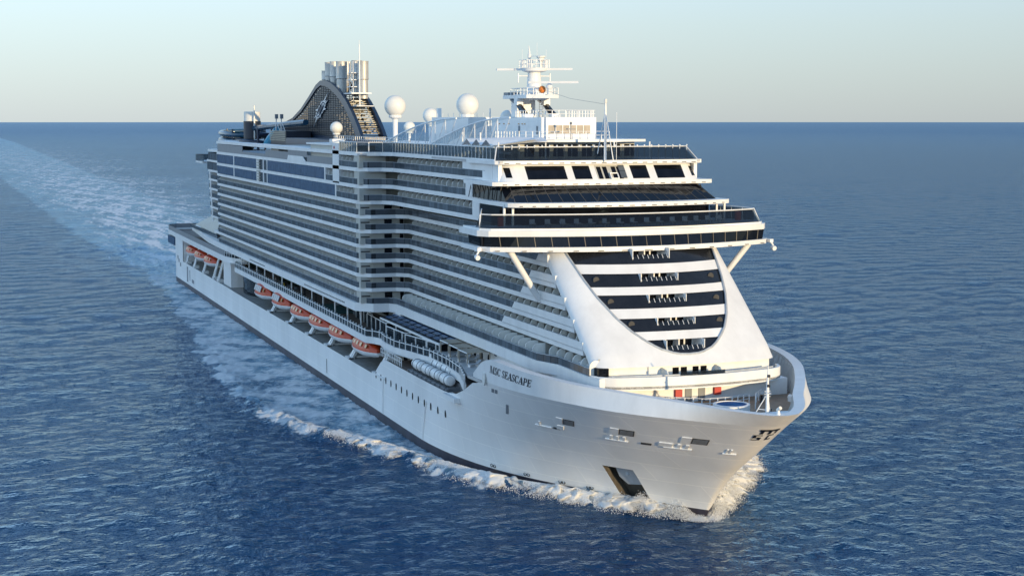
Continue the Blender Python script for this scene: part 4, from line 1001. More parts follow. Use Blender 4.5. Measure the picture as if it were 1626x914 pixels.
# ------------------------------------------------------------------ funnel
FP = [(58,45.6),(72,46.9),(85,48.4),(95,50.7),(104,53.6),(111,56.0),(115.5,56.9),(120,56.9),(125,56.3),(130,55.2),(135,53.7),(139.5,52.0),(143.5,50.0),(147,48.0),(150,46.0),(152,44.4),(153,42.5)]
fun = MB(); fun.box(62,153,-2.3,2.3,42.0,44.4); fu = part(fun, 'funnel', M['navy'])
for s in (-1, 1):
    b = MB(); rings = []
    for i, (x, z) in enumerate(FP):
        p = Vector((x, z)); a = Vector(FP[max(i-1,0)]); c = Vector(FP[min(i+1,len(FP)-1)]); t = (c-a).normalized(); n = Vector((t.y,-t.x)); w = [.6,.6,.7,.8,.9,1.0,1.1,1.3,1.5,1.6,1.7,1.9,2.1,2.4,2.7,3.0,3.2][min(i,16)]
        q = p+n*w
        rings.append([(p.x,s*2.85,p.y),(q.x,s*2.85,q.y),(q.x,s*2.15,q.y),(p.x,s*2.15,p.y)])
    b.loft(rings); b.build('funnel_arch', M['navy'], fu)
    xs_ = [p[0] for p in FP]; zs_ = [p[1] for p in FP]; b = MB()
    for k in range(30):
        z = 44.5+k*.41
        xl = np.interp(z, zs_[:7], xs_[:7])+1.0; xr = np.interp(-z, [-q for q in zs_[7:]], xs_[7:])-1.7
        if s > 0 and z > 48.2: xl = max(xl, 119)
        if xr-xl > 1: b.box(xl, xr, s*2.45-.12, s*2.45+.12, z, z+(.30 if s < 0 else .17))
    b.build('funnel_louvre', M['louvre'], fu)
    for k in range(0, 34):
        x = 74+k*2.3; zt = min(np.interp(x, xs_, zs_)-1.3, 56)
        if zt > 45.2 and s < 0: b = MB(); b.bar((x,s*2.25,44.4),(x,s*2.25,zt),.75,.10); b.build('louvre_rib', M['louvre'], fu)
b = MB(); b.box(84,128,-1.0,1.0,44.4,48.2); b.box(112,128,-1.0,1.0,48.2,52.0); b.build('funnel_casing', M['louvre'], fu)
b = MB(); b.box(128.1,128.3,-1.9,1.9,44.5,52.5)
for k in range(9): b.box(130,146-k*1.2,.9,1.0,45+k*.9,45.5+k*.9)
b.build('funnel_baffle', M['cane'], fu)
b = MB()
for k in range(16):
    z = 45.0+k*.45; x = np.interp(-z, [-q for q in zs_[7:]], xs_[7:])-1.7
    y = -2.1
    while y < 2.0:
        w_ = random.uniform(.5,1.6); b.box(x-.5,x,y,min(2.1,y+w_),z,z+random.uniform(.12,.28)); y += w_+random.uniform(.05,.5)
b.build('front_louvre', M['slat'], fu)
for x, y, r, z0, z1 in ((114.2,-1.0,1.1,55,59.2),(118.5,-1.3,1.05,54.5,61.0),(123,-1.3,1.0,54,61.0),(124,1.3,1.0,54,61.0),(129.8,-1.3,1.25,53,60.8),(138.5,1.3,1.2,52.5,60.6),(133.5,1.2,1.15,53,60.9),(121.5,.2,.9,54,58),(126,.4,.9,54,58)):
    b = MB(); b.lathe((x,y,0), [(r*.9,z0),(r*.9,z0+(z1-z0)*.5),(r*1.05,z0+(z1-z0)*.52),(r,z0+(z1-z0)*.56),(r,z1-.2),(r*1.03,z1),(r*.8,z1),(r*.75,z1-.6)], 18); b.build('exhaust_pipe', M['steel'], fu, smooth=40)
b = MB()
for x in (134.5,137.5):
    for y in (-.7,.7): b.bar((x,y,51),(x,y,60.6),.16)
for z in (52,53.5,55,56.5,58): b.box(134,138,-1.2,1.2,z,z+.15); b.bar((134.5,-.8,z),(137.5,-.8,z+1.4),.1)
b.box(131,142,-2.2,2.2,53.5,53.75); b.box(136,145,-1.9,1.9,50.8,50.95); b.tube([(140.5,0,48),(140.5,0,64.0)], .13, 6); b.tube([(140.5,0,60),(140.5,0,65)], .06, 5); b.build('pipe_scaffold', M['white'], fu)
# star-shaped emblem on the louvres
em = MB(); cxe, cze = 116.0, 50.3; ax = Vector((14.9, 7.8)).normalized(); ay = Vector((ax.y*-1, ax.x))
star = []
for k in range(32):
    th = 2*math.pi*k/32
    rad = .46 if k % 2 else (1.0 if k in (8,24) else .88 if k in (0,16) else .74 if k % 4 == 0 else .60)
    star.append((math.cos(th)*rad, math.sin(th)*rad))
def ex(u, v, y): return (116.2+7.4*v+6.0*u, y, 50.3+3.9*v+.1*u)
em.loft([[ex(u, v, yy) for u, v in star] for yy in (-2.95,-2.75)]); eo = em.build('star_emblem', M['silver'], fu)
b = MB(); ring = [(math.cos(t)*.34, math.sin(t)*.42) for t in np.linspace(0,2*math.pi,28)]
b.tube([ex(u, v, -2.98) for u, v in ring], .11, 5)
b.tube([ex(u*.62, v*.62, -2.98) for u, v in ring], .07, 5)
for q in (-.14,0,.14): b.bar(ex(q,-.18,-2.98), ex(q,.18,-2.98), .12)
b.build('emblem_ring', M['navy'], eo)

# ------------------------------------------------------------------ aft top deck: screens, slides, stacks, masts
mb = MB(); mb.box(77,111,-20.25,-20.1,40.05,41.9); mb.box(111,138,-20.25,-20.1,40.05,40.7); mb.box(138,161,-20.25,-20.1,40.05,41.6); mb.box(161,178,-20.25,-20.1,40.9,42.3); mb.box(178,199.5,-20.25,-20.1,40.05,41.3); part(mb, 'sports_screen', M['grey'])
mb = MB(); mb.loft([[(160.5,yy,40.0),(177.5,yy,40.0),(174.5,yy,41.0),(161.5,yy,41.0)] for yy in (-20.35,-20.22)]); part(mb, 'screen_panel', M['white'])
mb = MB(); mb.box(198.6,203.2,-20.3,-18.5,37,43.9); part(mb, 'shoulder_pier', M['white'])
mb = MB(); mb.box(178,197,-19.5,-12,40.2,43.4); part(mb, 'pool_cabin', M['wall'])
mb = MB(); mb.box(176,198,-19.9,-11.5,43.4,43.7); mb.box(196,198.4,-20.2,-18,43.7,44.6); part(mb, 'pool_cabin_roof', M['white'])
part(MB().box(199.6,200.3,-20.36,-20.3,42.9,43.4), 'hose_cabinet', M['red'])
mb = MB(); mb.box(138,166,-19,-10,40.2,42.6); part(mb, 'kids_house', M['wall'])
mb = MB(); mb.box(146,162,-19.06,-19.0,40.9,42.3); part(mb, 'kids_house_window', M['dark'])
mb = MB(); mb.box(120,178,-12,-3.2,40.2,43.9); part(mb, 'funnel_plinth', M['navy'])
mb = MB(); 
for k in range(6): mb.box(88,106,-9.2+k*.0,-9.0,43.0+k*.42,43.0+k*.42+.22)
part(mb, 'slide_tower_louvre', M['slat'])
mb = MB(); mb.box(88,106,-8.9,-3,40.2,45.3); part(mb, 'slide_tower', M['louvre'])
sl = MB(); pts = []
for t in np.linspace(0, 1, 70):
    a = t*2*math.pi*2.6; pts.append((50+ (13-3*t)*math.cos(a)-2*t, -9+5.2*math.sin(a), 45.6-4.6*t))
sl.tube([(112,-5.5,47.4),(95,-7,46.8),(78,-8.2,46.2)]+pts[0:], .72, 9); so = part(sl, 'water_slide', M['blue'], smooth=True)
b = MB(); b.tube([(60+8*math.cos(t), -8+4*math.sin(t), 44.3-.35*t) for t in np.linspace(0,9,40)], .6, 8); b.build('slide_tube', M['navy'], so, smooth=True)
b = MB(); b.tube([(78,-7.5,42.0),(84,-8,43.2),(92,-8.2,45.4)], [1.3,1.2,.9], 10); b.build('slide_mouth', M['cyan'], so, smooth=True)
b = MB(); b.tube([(72,-9,40.2),(72,-9,46)], .35, 8)
for x, y in ((44,-12),(56,-4),(44,-5),(58,-13)): b.tube([(x,y,40.0),(x,y,45.5)], .25, 6)
split_loose(b.build('slide_support', M['navy'], so))
b = MB(); b.box(44,60,-13,-5,44.9,45.1); b.box(44,60,-13,-5,43.2,43.35); b.box(46,62,-12,-6,41.5,41.7); b.build('slide_stair', M['cane'], so)
st = MB(); st.lathe((64.5,-9,0),[(2.25,43),(2.25,47.6)],18); s_o = part(st, 'aft_stack', M['louvre'], smooth=40)
MB().lathe((64.5,-9,0),[(2.1,47.6),(2.1,50.0),(1.8,50.05),(1.7,49.6)],18).build('stack_cap', M['dome'], s_o, smooth=40)
MB().tube([(67.5,-9,43),(67.5,-9,51.6)],.2,6).build('stack_pipe', M['dome'], s_o)
st = MB(); st.lathe((119,-4+6,0),[(2.2,44),(2.2,50.2)],18); part(st, 'white_vent_stack', M['dome'], smooth=40) if False else None
for x, y in ((92.5,-8.5),(98.5,-8.5)):
    b = MB(); b.tube([(x,y,45.3),(x+.4,y,48.2)], .14, 6); b.tube([(x+1.8,y+.6,45.3),(x+.4,y,47.4)], .08, 5); lo = part(b, 'floodlight_mast', M['white'])
    b = MB(); b.box(x+.1,x+.9,y-.3,y+.4,48.2,49.3); b.build('floodlight', M['grey'], lo)
mb = MB(); mb.lathe((96,4,0),[(2.0,44),(2.0,50.4),(1.7,50.4)],18); part(mb, 'white_vent', M['dome'], smooth=40)
mb = MB(); 
for k in range(8): z = 34.9+k*.6; mb.box(129,132.5,-20.55,-20.32,z,z+.3)
part(mb, 'gondola_frame', M['wall'])

# ------------------------------------------------------------------ hull sides: portholes, rubbing strips, draught marks
for k, x in enumerate(np.linspace(227.3, 262.6, 13)):
    u = (x-225)/(stem(7)-225)
    c = hull_pt(u, 7.0); n = hull_n(u, 7.0); b = MB(); tx = Vector((-n.y, n.x, 0)).normalized()
    rr = [[c+n*d+tx*(.26*math.cos(t))+Vector((0,0,.55*math.sin(t))) for t in np.linspace(0,2*math.pi,14,endpoint=False)] for d in (-.1,.05)]
    b.loft(rr); part(b, 'porthole', M['pane'])
for x in (231.5, 253.5):
    u = (x-225)/(stem(4)-225); b = MB(); pr = [hull_pt(u, z)+hull_n(u, z)*.05 for z in np.linspace(1.4, 7.4, 8)]
    b.tube(pr, .16, 6); part(b, 'overboard_pipe', M['white'])
for x in (193, 235):
    part(MB().box(x, x+.18, -20.56, -20.49, 2.0, 4.6), 'draught_mark', M['letter']) if x < 225 else None
for u in (.62,.70,.77,.82):
    b = MB(); c = hull_pt(u, 1.75); n = hull_n(u,1.75); tx = Vector((-n.y,n.x,0))
    for q in (-.32,.32): b.tube([c+n*.04+tx*(q+.26*math.cos(t))+Vector((0,0,.2*math.sin(t))) for t in np.linspace(0,2*math.pi,12)], .05, 4)
    part(b, 'thruster_mark', M['letter'])
b = MB(); b.loft([[(280.2+.42*math.cos(t), -20.5+dy, 14.75+.85*math.sin(t)) for t in np.linspace(0,2*math.pi,14,endpoint=False)] for dy in (-.08,.1)]); part(b, 'hull_hatch', M['dome'])
for x, z in ((4,7),(6,6.2),(9,5.2)):
    MB().box(x, x+1.6, -20.58, -20.49, z, z+1.0).build('stern_vent', M['grey'], ship)
# faded mark low on the stern side
for x, w, z0, z1 in ((22,2.2,1.9,6.2),(27,1.0,2.6,5.6),(31,4.0,2.4,3.4)): part(MB().box(x, x+w, -20.53, -20.49, z0, z1), 'stern_mark', M['grey'])
# davits between the boats
for x in (137.8,156.8,174.8,190.6,206.6,224.5):
    mb = MB(); mb.loft([[(x-.3,-19.7,6.7),(x+.6,-19.7,6.7),(x+.6,-18.9,6.7),(x-.3,-18.9,6.7)],[(x-.2,-17.2,11.4),(x+.5,-17.2,11.4),(x+.5,-16.2,11.4),(x-.2,-16.2,11.4)]])
    mb.bar((x+1.4,-19.6,6.7),(x+.6,-17.2,10.6),.28); mb.box(x-.8,x+1.8,-20.3,-19.2,6.55,6.95); mb.bar((x-2.0,-19.2,6.7),(x-.3,-17.6,9.4),.2)
    mb.box(x-1.1,x+1.8,-20.2,-19.3,6.72,7.0); mb.box(x-.2,x+.5,-18.4,-13.3,6.72,7.0); mb.box(x-.1,x+.4,-13.9,-13.25,7.0,11.6)
    part(mb, 'boat_davit', M['white'])
mb = MB(); mb.box(226,232.5,-20.7,-13,7.0,7.3); part(mb, 'davit_platform', M['white'])
railing([(229,-20.1),(241,-20.2)], 10.35, 1.3, 'raft_deck_railing', 1.0, None, .06, (.5,1.0))
mb = MB(); mb.box(243.5,262.5,-19.9,-19.5,9.9,10.4); mb.box(243.5,262.5,-17.6,-17.2,9.9,10.9)
for x in np.arange(244,263,2.2): mb.box(x,x+.25,-20.1,-16.4,9.9,10.5)
part(mb, 'raft_cradle', M['grey'])
mb = MB(); mb.box(264,269,-20.9,-19.5,9.6,10.25); part(mb, 'raft_sill', M['white'])

# ================================================================== things that rest on the ship
def make_boat(tender):
    root = empty('lifeboat'); L_ = 7.3; W_b = 2.25
    st_x = np.linspace(-1, 1, 15)
    def sec(t): return max(.06, (1-abs(t)**2.6))
    h = MB(); rings = []
    for t in st_x:
        s = sec(t); w = W_b*s**.75; k = .9*(1-s)
        rings.append([(t*L_, y*w, z) for y, z in ((-1,-.15),(-.93,-.75+k*.45),(-.55,-1.3+k*.75),(0,-1.5+k*.75),(.55,-1.3+k*.75),(.93,-.75+k*.45),(1,-.15))])
    h.loft(rings); hull_o = h.build('boat_hull', M['white'], root, smooth=45)
    c = MB(); rings = []
    for t in st_x*.985:
        s = sec(t); w = W_b*s**.75*.99; top_ = (1.75 if not tender else 2.25)*s**.45
        rings.append([(t*L_, y*w*1.01, -.16+z*(top_+.18)) for y, z in ((-1,0),(-.99,.22),(-.74,.82),(-.3,1),(.3,1),(.74,.82),(.99,.22),(1,0))])
    c.loft(rings); can = c.build('canopy', M['orange'], root, smooth=40)
    b = MB(); b.loft([[(t*L_, y*W_b*sec(t)**.75, z) for y, z in ((-1.03,-.30),(-1.03,-.16),(1.03,-.16),(1.03,-.30))] for t in st_x]); b.build('fender_strip', M['white'], root)
    for x in ((-4.6,-2.4,-.2,2.0,4.2) if not tender else (-4.4,4.4)):
        s = sec(x/L_); w = W_b*s**.75; tp = (1.75 if not tender else 2.25)*s**.45
        for sg in (-1,):
            a = Vector((x, sg*w*.93, tp*.35)); d = Vector((x, sg*w*.80, tp*.70)); q = Vector((1.0,0,0)); o_ = Vector((0,sg*.07,.03))
            p = MB(); p.loft([[a+o_,a+q+o_,d+q+o_,d+o_],[a-o_,a+q-o_,d+q-o_,d-o_]]); p.build('boat_window', M['tan'], can)
    if tender:
        for x in (-3.0,-1.2,.6,2.4):
            a = Vector((x,-W_b*.965,.55)); d = Vector((x,-W_b*.76,1.78)); q = Vector((1.5,0,0)); o_ = Vector((0,-.08,.03))
            p = MB(); p.loft([[a+o_,a+q+o_,d+q+o_,d+o_],[a-o_,a+q-o_,d+q-o_,d-o_]]); p.build('boat_window', M['anchor'], can)
    p = MB(); p.box(4.2,5.3,-.5,.5,1.2,2.15 if not tender else 2.6); p.build('helm_hatch', M['orange'], can)
    p = MB()
    for x in (-5,5): p.tube([(x,0,1.2),(x,0,2.0)], .1, 6)
    p.build('lifting_hook', M['grey'], root)
    p = MB(); p.tube([(-L_*.93,0,-.6),(-L_*.98,0,-.9)], .25, 8); p.build('propeller_guard', M['grey'], hull_o)
    return root
boat_labels = ['orange tender with grey windows, aftmost in the row of six', 'orange tender with grey windows, second from the aft end of the row of six',
  'orange lifeboat on white hull next forward of the two tenders', 'orange lifeboat, fourth from aft in the row of six', 'orange lifeboat, next to last before the forward end of the row of six', 'large orange lifeboat nearest the bow, beside the white davit leg',
  'red-orange lifeboat nearest the stern, first of three under the aft deck', 'red-orange lifeboat in the middle of three under the aft deck', 'red-orange lifeboat next to the white winch house, last of three under the aft deck']
pos = [(128.0,1),(147.2,1),(165.6,0),(182.2,0),(198.3,0),(215.4,0),(24.5,0),(40.2,0),(56.6,0)]
pt_, pl_ = None, None
for (x, t), lab in zip(pos, boat_labels):
    if t: o = make_boat(True) if pt_ is None else copy_tree(pt_); pt_ = pt_ or o
    else: o = make_boat(False) if pl_ is None else copy_tree(pl_); pl_ = pl_ or o
    o.location = (x, -18.7, 9.85 if x > 100 else 10.7); o.scale = (.94,.94,.94); tag(o, lab, 'lifeboat', 'orange lifeboats along the starboard side')
def make_raft():
    o = empty('life_raft_canister'); b = MB()
    b.loft([[(x, r*math.cos(t), r*math.sin(t)) for t in np.linspace(0,2*math.pi,16,endpoint=False)] for x, r in ((-2.0,.45),(-1.9,.72),(-1.5,.78),(-.1,.78),(-.08,.83),(.08,.83),(.1,.78),(1.5,.78),(1.9,.72),(2.0,.45))])
    b.build('canister_shell', M['white'], o, smooth=50)
    for x in (-1.1,1.1):
        s = MB(); s.tube([(x,.82*math.cos(t),.82*math.sin(t)) for t in np.linspace(0,2*math.pi,17)], .05, 4); s.build('lashing_strap', M['grey'], o)
    return o
raft = None
rl = [((245.6,-18.7,11.25),'white life raft canister at the aft end of the outer row of four'), ((250.0,-18.7,11.25),'white life raft canister, second from aft in the outer row of four'), ((254.4,-18.7,11.25),'white life raft canister, third from aft in the outer row of four'), ((258.9,-18.7,11.25),'white life raft canister at the bow end of the outer row of four'),
      ((249.6,-16.9,11.75),'white life raft canister at the aft end of the inner row of three'), ((254.0,-16.9,11.75),'white life raft canister in the middle of the inner row of three'), ((258.4,-16.9,11.75),'white life raft canister at the bow end of the inner row of three')]
for p, lab in rl:
    o = make_raft() if raft is None else copy_tree(raft); raft = raft or o; o.location = p; tag(o, lab, 'life raft', 'life raft canisters in the side recess')
def make_cabana():
    o = empty('cabana'); b = MB()
    for k in range(9): b.box(-1.9+k*.43,-1.9+k*.43+.36,-1.7,1.7,2.25,2.36)
    b.build('slatted_roof', M['cane'], o)
    for x in (-1.85,1.85):
        for y in (-1.65,1.65): MB().box(x-.07,x+.07,y-.07,y+.07,0,2.24).build('post', M['cane'], o)
    MB().box(-1.9,1.9,-1.78,-1.71,2.2,2.4).build('roof_beam', M['white'], o)
    return o
cb = None
for (x, y), lab in zip(((252.6,-15.3),(257.6,-15.5),(262.4,-15.7)), ('beige slatted cabana beside the round plunge pool','beige slatted cabana between the two others','beige slatted cabana nearest the ship\'s painted name')):
    o = make_cabana() if cb is None else copy_tree(cb); cb = cb or o; o.location = (x,y,12.36 if x < 248 else 13.83); tag(o, lab, 'cabana', 'slatted cabanas on the promenade')
    o.scale.z = 1.0 if x < 248 else .8
def make_lounger():
    o = empty('sun_lounger'); b = MB(); b.loft([[(-.9,y,.35),(.4,y,.35),(1.0,y,.85),(1.0,y,.93),(.4,y,.45),(-.9,y,.45)] for y in (-.35,.35)]); b.build('mattress', M['anchor'], o)
    for x in (-.8,.5): MB().box(x-.04,x+.04,-.33,.33,0,.35).build('leg_frame', M['white'], o)
    return o
lg = None
for k, (x, y) in enumerate(((255.0,-16.2),(256.0,-15.2),(259.9,-16.4),(260.8,-15.4),(264.9,-16.6))):
    o = make_lounger() if lg is None else copy_tree(lg); lg = lg or o; o.location = (x,y,13.83); o.rotation_euler.z = R(100); tag(o, 'grey sun lounger with raised back by the beige cabanas', 'sun lounger', 'sun loungers by the cabanas')
def make_shrub(seed):
    random.seed(seed); o = empty('potted_shrub'); b = MB(); b.lathe((0,0,0), [(.5,0),(.62,.6),(.55,.62)], 12); b.build('pot', M['grey'], o)
    t = MB(); t.tube([(0,0,.5),(.05,0,1.1)], .05, 5); t.build('stem', M['cane'], o)
    f = MB()
    for k in range(170):
        d = Vector((random.gauss(0,.42), random.gauss(0,.42), 1.3+random.gauss(0,.38))); a = Vector((random.uniform(-1,1),random.uniform(-1,1),random.uniform(-1,1))).normalized()*.2; c = a.cross(Vector((.3,.5,.8))).normalized()*.11
        f.quad(d-a, d+c, d+a, d-c)
    f.build('foliage', M['green'], o); return o
sh = None
for x, y in ((100,-16.4),(103.5,-17.2),(108,-16),(134,-16.2),(137,-16.6),(140.5,-16.0),(144,-16.4),(147.5,-15.9),(179,-14.6),(192,-14.6)):
    o = make_shrub(3) if sh is None else copy_tree(sh); sh = sh or o; o.location = (x,y,12.36); o.rotation_euler.z = x; tag(o, 'dark green potted shrub on the brown promenade deck under the balconies', 'shrub', 'potted shrubs along the promenade')
o = MB().loft([[(-.2,-.3,0),(.2,-.3,0),(.03,-.24,1.0),(-.03,-.24,1.0)],[(-.2,.3,0),(.2,.3,0),(.03,.24,1.0),(-.03,.24,1.0)]]).build('floor_sign', M['yellow']); o.location = (142,-17.6,12.37); tag(o, 'small yellow folding sign standing on the brown promenade', 'sign')
def make_person():
    o = bpy.data.meshes.new('person'); vs = [(0,0,.95),(0,0,1.2),(0,0,1.42),(0,0,1.52),(.01,0,1.68)]; es = [(0,1),(1,2),(2,3),(3,4)]; rad = [.15,.16,.14,.06,.105]
    for s in (-1,1):
        b = len(vs); vs += [(0,s*.1,.88),(.02,s*.11,.48),(0,s*.12,.07),(.14,s*.13,.04)]; rad += [.1,.07,.05,.045]; es += [(0,b),(b,b+1),(b+1,b+2),(b+2,b+3)]
        c = len(vs); vs += [(0,s*.2,1.38),(.02,s*.25,1.1),(.1,s*.24,.88),(.13,s*.235,.78)]; rad += [.065,.05,.04,.04]; es += [(2,c),(c,c+1),(c+1,c+2),(c+2,c+3)]
    o.from_pydata(vs, es, []); ob = bpy.data.objects.new('person', o); COL.objects.link(ob)
    sk = ob.modifiers.new('skin','SKIN'); ob.modifiers.new('sub','SUBSURF').render_levels = 1
    for i, r in enumerate(rad): o.skin_vertices[0].data[i].radius = (r, r)
    o.skin_vertices[0].data[0].use_root = True; o.materials.append(M['skin'])
    cl = MB(); cl.lathe((0,0,0), [(.19,.86),(.185,1.0),(.18,1.2),(.21,1.36),(.10,1.48),(.08,1.47)], 14); cl.build('shirt', M['cloth'], ob, smooth=True)
    tr = MB()
    for s in (-1,1): tr.tube([(0,s*.1,.92),(.02,s*.11,.48),(0,s*.12,.1)], [.135,.095,.075], 10)
    tr.build('trousers', M['panel'], ob)
    hr = MB(); hr.sphere((-.015,0,1.70), .118, 12, 1.0, -.1); hr.build('hair', M['hair'], ob, smooth=True)
    return ob
pp = make_person(); pp.location = (136.5,-18.2,12.36); pp.rotation_euler.z = .5; tag(pp, 'person in pale clothes standing on the promenade near the yellow sign', 'person')
def make_chair():
    o = empty('lounge_chair'); b = MB(); b.loft([[(-.35,-.35,.4),(.35,-.35,.4),(.35,.35,.4),(-.35,.35,.4)],[(-.35,-.35,.5),(.35,-.35,.5),(.35,.35,.5),(-.35,.35,.5)]]); b.build('seat', M['canvas'], o)
    MB().box(-.42,-.34,-.35,.35,.4,1.0).build('backrest', M['canvas'], o)
    for x in (-.3,.3):
        for y in (-.3,.3): MB().box(x-.03,x+.03,y-.03,y+.03,0,.4).build('leg', M['grey'], o)
    return o
ch = None
for y in np.arange(-13.5, 14, 1.95):
    o = make_chair() if ch is None else copy_tree(ch); ch = ch or o
    o.location = (281.2-3.6*(y/20)**2, y, 34.16); o.rotation_euler.z = random.uniform(-.4,.4); tag(o, 'pale lounge chair behind the dark glass of the deck over the bridge', 'chair', 'lounge chairs on the deck over the bridge')

# ================================================================== the sea
REARTH = 3.0e7
wave_rng = np.random.RandomState(11)
comps = []
for k in range(120):
    lam = 1.8*(24/1.8)**wave_rng.rand(); a = math.radians(200+wave_rng.normal(0, 58)); 
    comps.append((lam, a, (.0028 if lam < 5 else .0020)*lam**.85*(.5+wave_rng.rand()), wave_rng.rand()*6.283))
CREST = ([-3000,-200,-50,40,107,156,207,231,240,250,257,267,277,284,290,296,303,304],[60,34,26,29,33,37,39.5,36,32.5,28.5,27,23.5,20.5,15.8,12,7.6,.6,0])
def noise2(x, y, seed, n=26, l0=1.5, l1=14):
    r = np.random.RandomState(seed); out = np.zeros_like(x)
    for k in range(n):
        lam = l0*(l1/l0)**r.rand(); a = r.rand()*6.283; out += np.sin((x*math.cos(a)+y*math.sin(a))*6.283/lam+r.rand()*6.283)
    return out/math.sqrt(n/2)
def sstep(a, b, x): t = np.clip((x-a)/(b-a), 0, 1); return t*t*(3-2*t)
HBX = np.linspace(-20, 304, 500); HBY = np.array([20.5 if x < 225 else hb_wl(x) for x in HBX])
def foam_field(x, y):
    """how much white water lies at x, y: bow wave crest, the wash along the sides, the wake astern"""
    ay = np.abs(y); yc = np.interp(x, *CREST); hb = np.interp(x, HBX, HBY, left=0, right=0)
    n1 = noise2(x, y, 1, 30, 5, 40); n2 = noise2(x, y, 2, 30, 1.4, 7)
    ycn = yc+n1*.9+n2*.35
    inside = (x < 303.5)*sstep(.4, -1.2, ay-ycn)
    strong = np.interp(x, [-50,120,205,228,236,242,252,296,304],[.28,.30,.34,.45,.55,.35,.85,1,.8])
    width = np.interp(x, [100,200,240,290,304],[5,5,5.5,4.5,2.5])
    crest = np.exp(-((ay-(ycn-width*.45))/(width*.55))**2)*(x < 303.5)*strong
    near = np.exp(-np.maximum(ay-hb,0)/3.0)*np.interp(x, [-20,100,240,285,302],[.5,.42,.35,.35,.9])
    wash = inside*np.clip(np.interp(x,[-30,60,160,220,262,285,300],[.76,.72,.72,.72,.68,.50,.3])+.22*n1+.12*n2, 0, 1)
    f = np.maximum(np.maximum(crest*(.78+.3*n2), wash), near*inside*(.8+.25*n2))
    ra = np.maximum(0, -x); hw = (25+.030*ra)*np.where(y > 0, 1+sstep(0,600,ra)*1.3, 1.0)
    hw = hw*(1+.16*noise2(x*.05, y*.01, 51, 20, 3, 25))
    st = noise2(x*.10, y, 41, 26, 2.2, 14); st2 = noise2(x*.22, y, 43, 22, 5, 30)
    wk = (x < 5)*sstep(1.7, .05, ay/hw+.22*st2)*np.interp(ra, [0,120,500,1200,3000,6000],[.92,.88,.78,.64,.40,0])
    edge = (x < 5)*np.exp(-((ay-hw*.95)/(4+.012*ra))**2)*np.interp(ra,[0,500,3000],[.3,.15,.0])
    f = np.where(x < 5, np.maximum(f*sstep(-60,5,x), np.maximum(wk*np.clip(.80+.34*st+.30*st2+.08*n2,0,1.3), edge*np.clip(.6+.5*st2,0,1))), f)
    aer = np.maximum(inside*np.interp(x,[-60,100,240,280,300],[1,.95,.9,.7,.35]), (x < 5)*sstep(1.7,.0,ay/hw+.2*st2)*np.interp(ra,[0,300,900,4000],[1,.6,.35,0]))
    return np.clip(f, 0, 1), np.clip(aer, 0, 1), inside
def hump_at(x, ay):
    yc = np.interp(x, *CREST)
    return np.exp(-((ay-yc+2.2)/2.4)**2)*np.interp(x,[150,205,235,262,285,297,304],[.2,.45,.8,1.0,1.3,1.4,0],left=0,right=0)
def sea():
    cx, cy = 465.0, -85.0
    ring = [1.0, 20.0, 45.0, 70]; 
    while ring[-1] < 56000: ring.append(ring[-1]*1.0036+.02)
    ring = np.array(ring)
    a0 = math.pi-R(20.3)
    fine = np.linspace(-R(23), R(23), 470); coarse = np.linspace(R(23), 2*math.pi-R(23), 90)[1:-1]
    ang = a0+np.concatenate([fine, coarse]); na = len(ang); nr = len(ring)
    Rg, Ag = np.meshgrid(ring, ang, indexing='ij'); x = cx+Rg*np.cos(Ag); y = cy+Rg*np.sin(Ag)
    z = np.zeros_like(x); dx = np.zeros_like(x); dy = np.zeros_like(x)
    nm = max(np.searchsorted(ring, 4500), 1)
    sp = np.maximum(Rg*.0036, .2)[:nm]
    # gusts make patches of rougher and smoother water
    gust = .85+.22*noise2(x[:nm], y[:nm], 5, 12, 60, 260)
    for lam, a, amp, ph in comps:
        k = 6.283/lam; fade = np.clip((lam/sp-2.2)/2.5, 0, 1)*amp*gust; th = (x[:nm]*math.cos(a)+y[:nm]*math.sin(a))*k+ph
        z[:nm] += fade*np.sin(th); c = .75*fade*np.cos(th); dx[:nm] += c*math.cos(a); dy[:nm] += c*math.sin(a)
    f, aer, ins = foam_field(x, y)
    far = Rg > 20000; f[far] = 0; aer[far] = 0
    # the bow wave stands up from the sea, the wash churns
    ay = np.abs(y); hump = hump_at(x, ay)
    nn = noise2(x, y, 9, 40, 1.1, 6)
    z += hump*(1+.16*nn)+ins*.10*nn*(x < 303)*(x > -200)
    calm = ins*(x > -30)*.5; z *= 1-calm*.3
    hbi = np.interp(x, HBX, HBY, left=0, right=0); under = (ay < hbi-1.5)*(x > 0); z = np.where(under, -1.6, z)
    z -= Rg**2/(2*REARTH)
    P_ = np.stack([x+dx, y+dy, z], -1).reshape(-1,3)
    i = np.arange(nr-1)[:,None]*na; j = np.arange(na)[None,:]; j2 = (j+1) % na
    F_ = np.stack([i+j, i+j2, i+na+j2, i+na+j], -1).reshape(-1,4)[:,::-1]
    me = bpy.data.meshes.new('sea'); nv, nf = len(P_), len(F_)
    me.vertices.add(nv); me.vertices.foreach_set('co', P_.astype(np.float32).ravel())
    me.loops.add(nf*4); me.loops.foreach_set('vertex_index', F_.astype(np.int32).ravel())
    me.polygons.add(nf); me.polygons.foreach_set('loop_start', np.arange(0,nf*4,4,dtype=np.int32)); me.polygons.foreach_set('loop_total', np.full(nf,4,dtype=np.int32))
    me.polygons.foreach_set('use_smooth', np.ones(nf, dtype=bool)); me.update(calc_edges=True)
    for nme, arr in (('foam', f), ('aerated', aer), ('dist', np.clip(Rg/6000, 0, 1))):
        at = me.attributes.new(nme, 'FLOAT', 'POINT'); at.data.foreach_set('value', arr.astype(np.float32).ravel())
    o = bpy.data.objects.new('sea', me); COL.objects.link(o); o['kind'] = 'structure'; return o
SEA = sea()
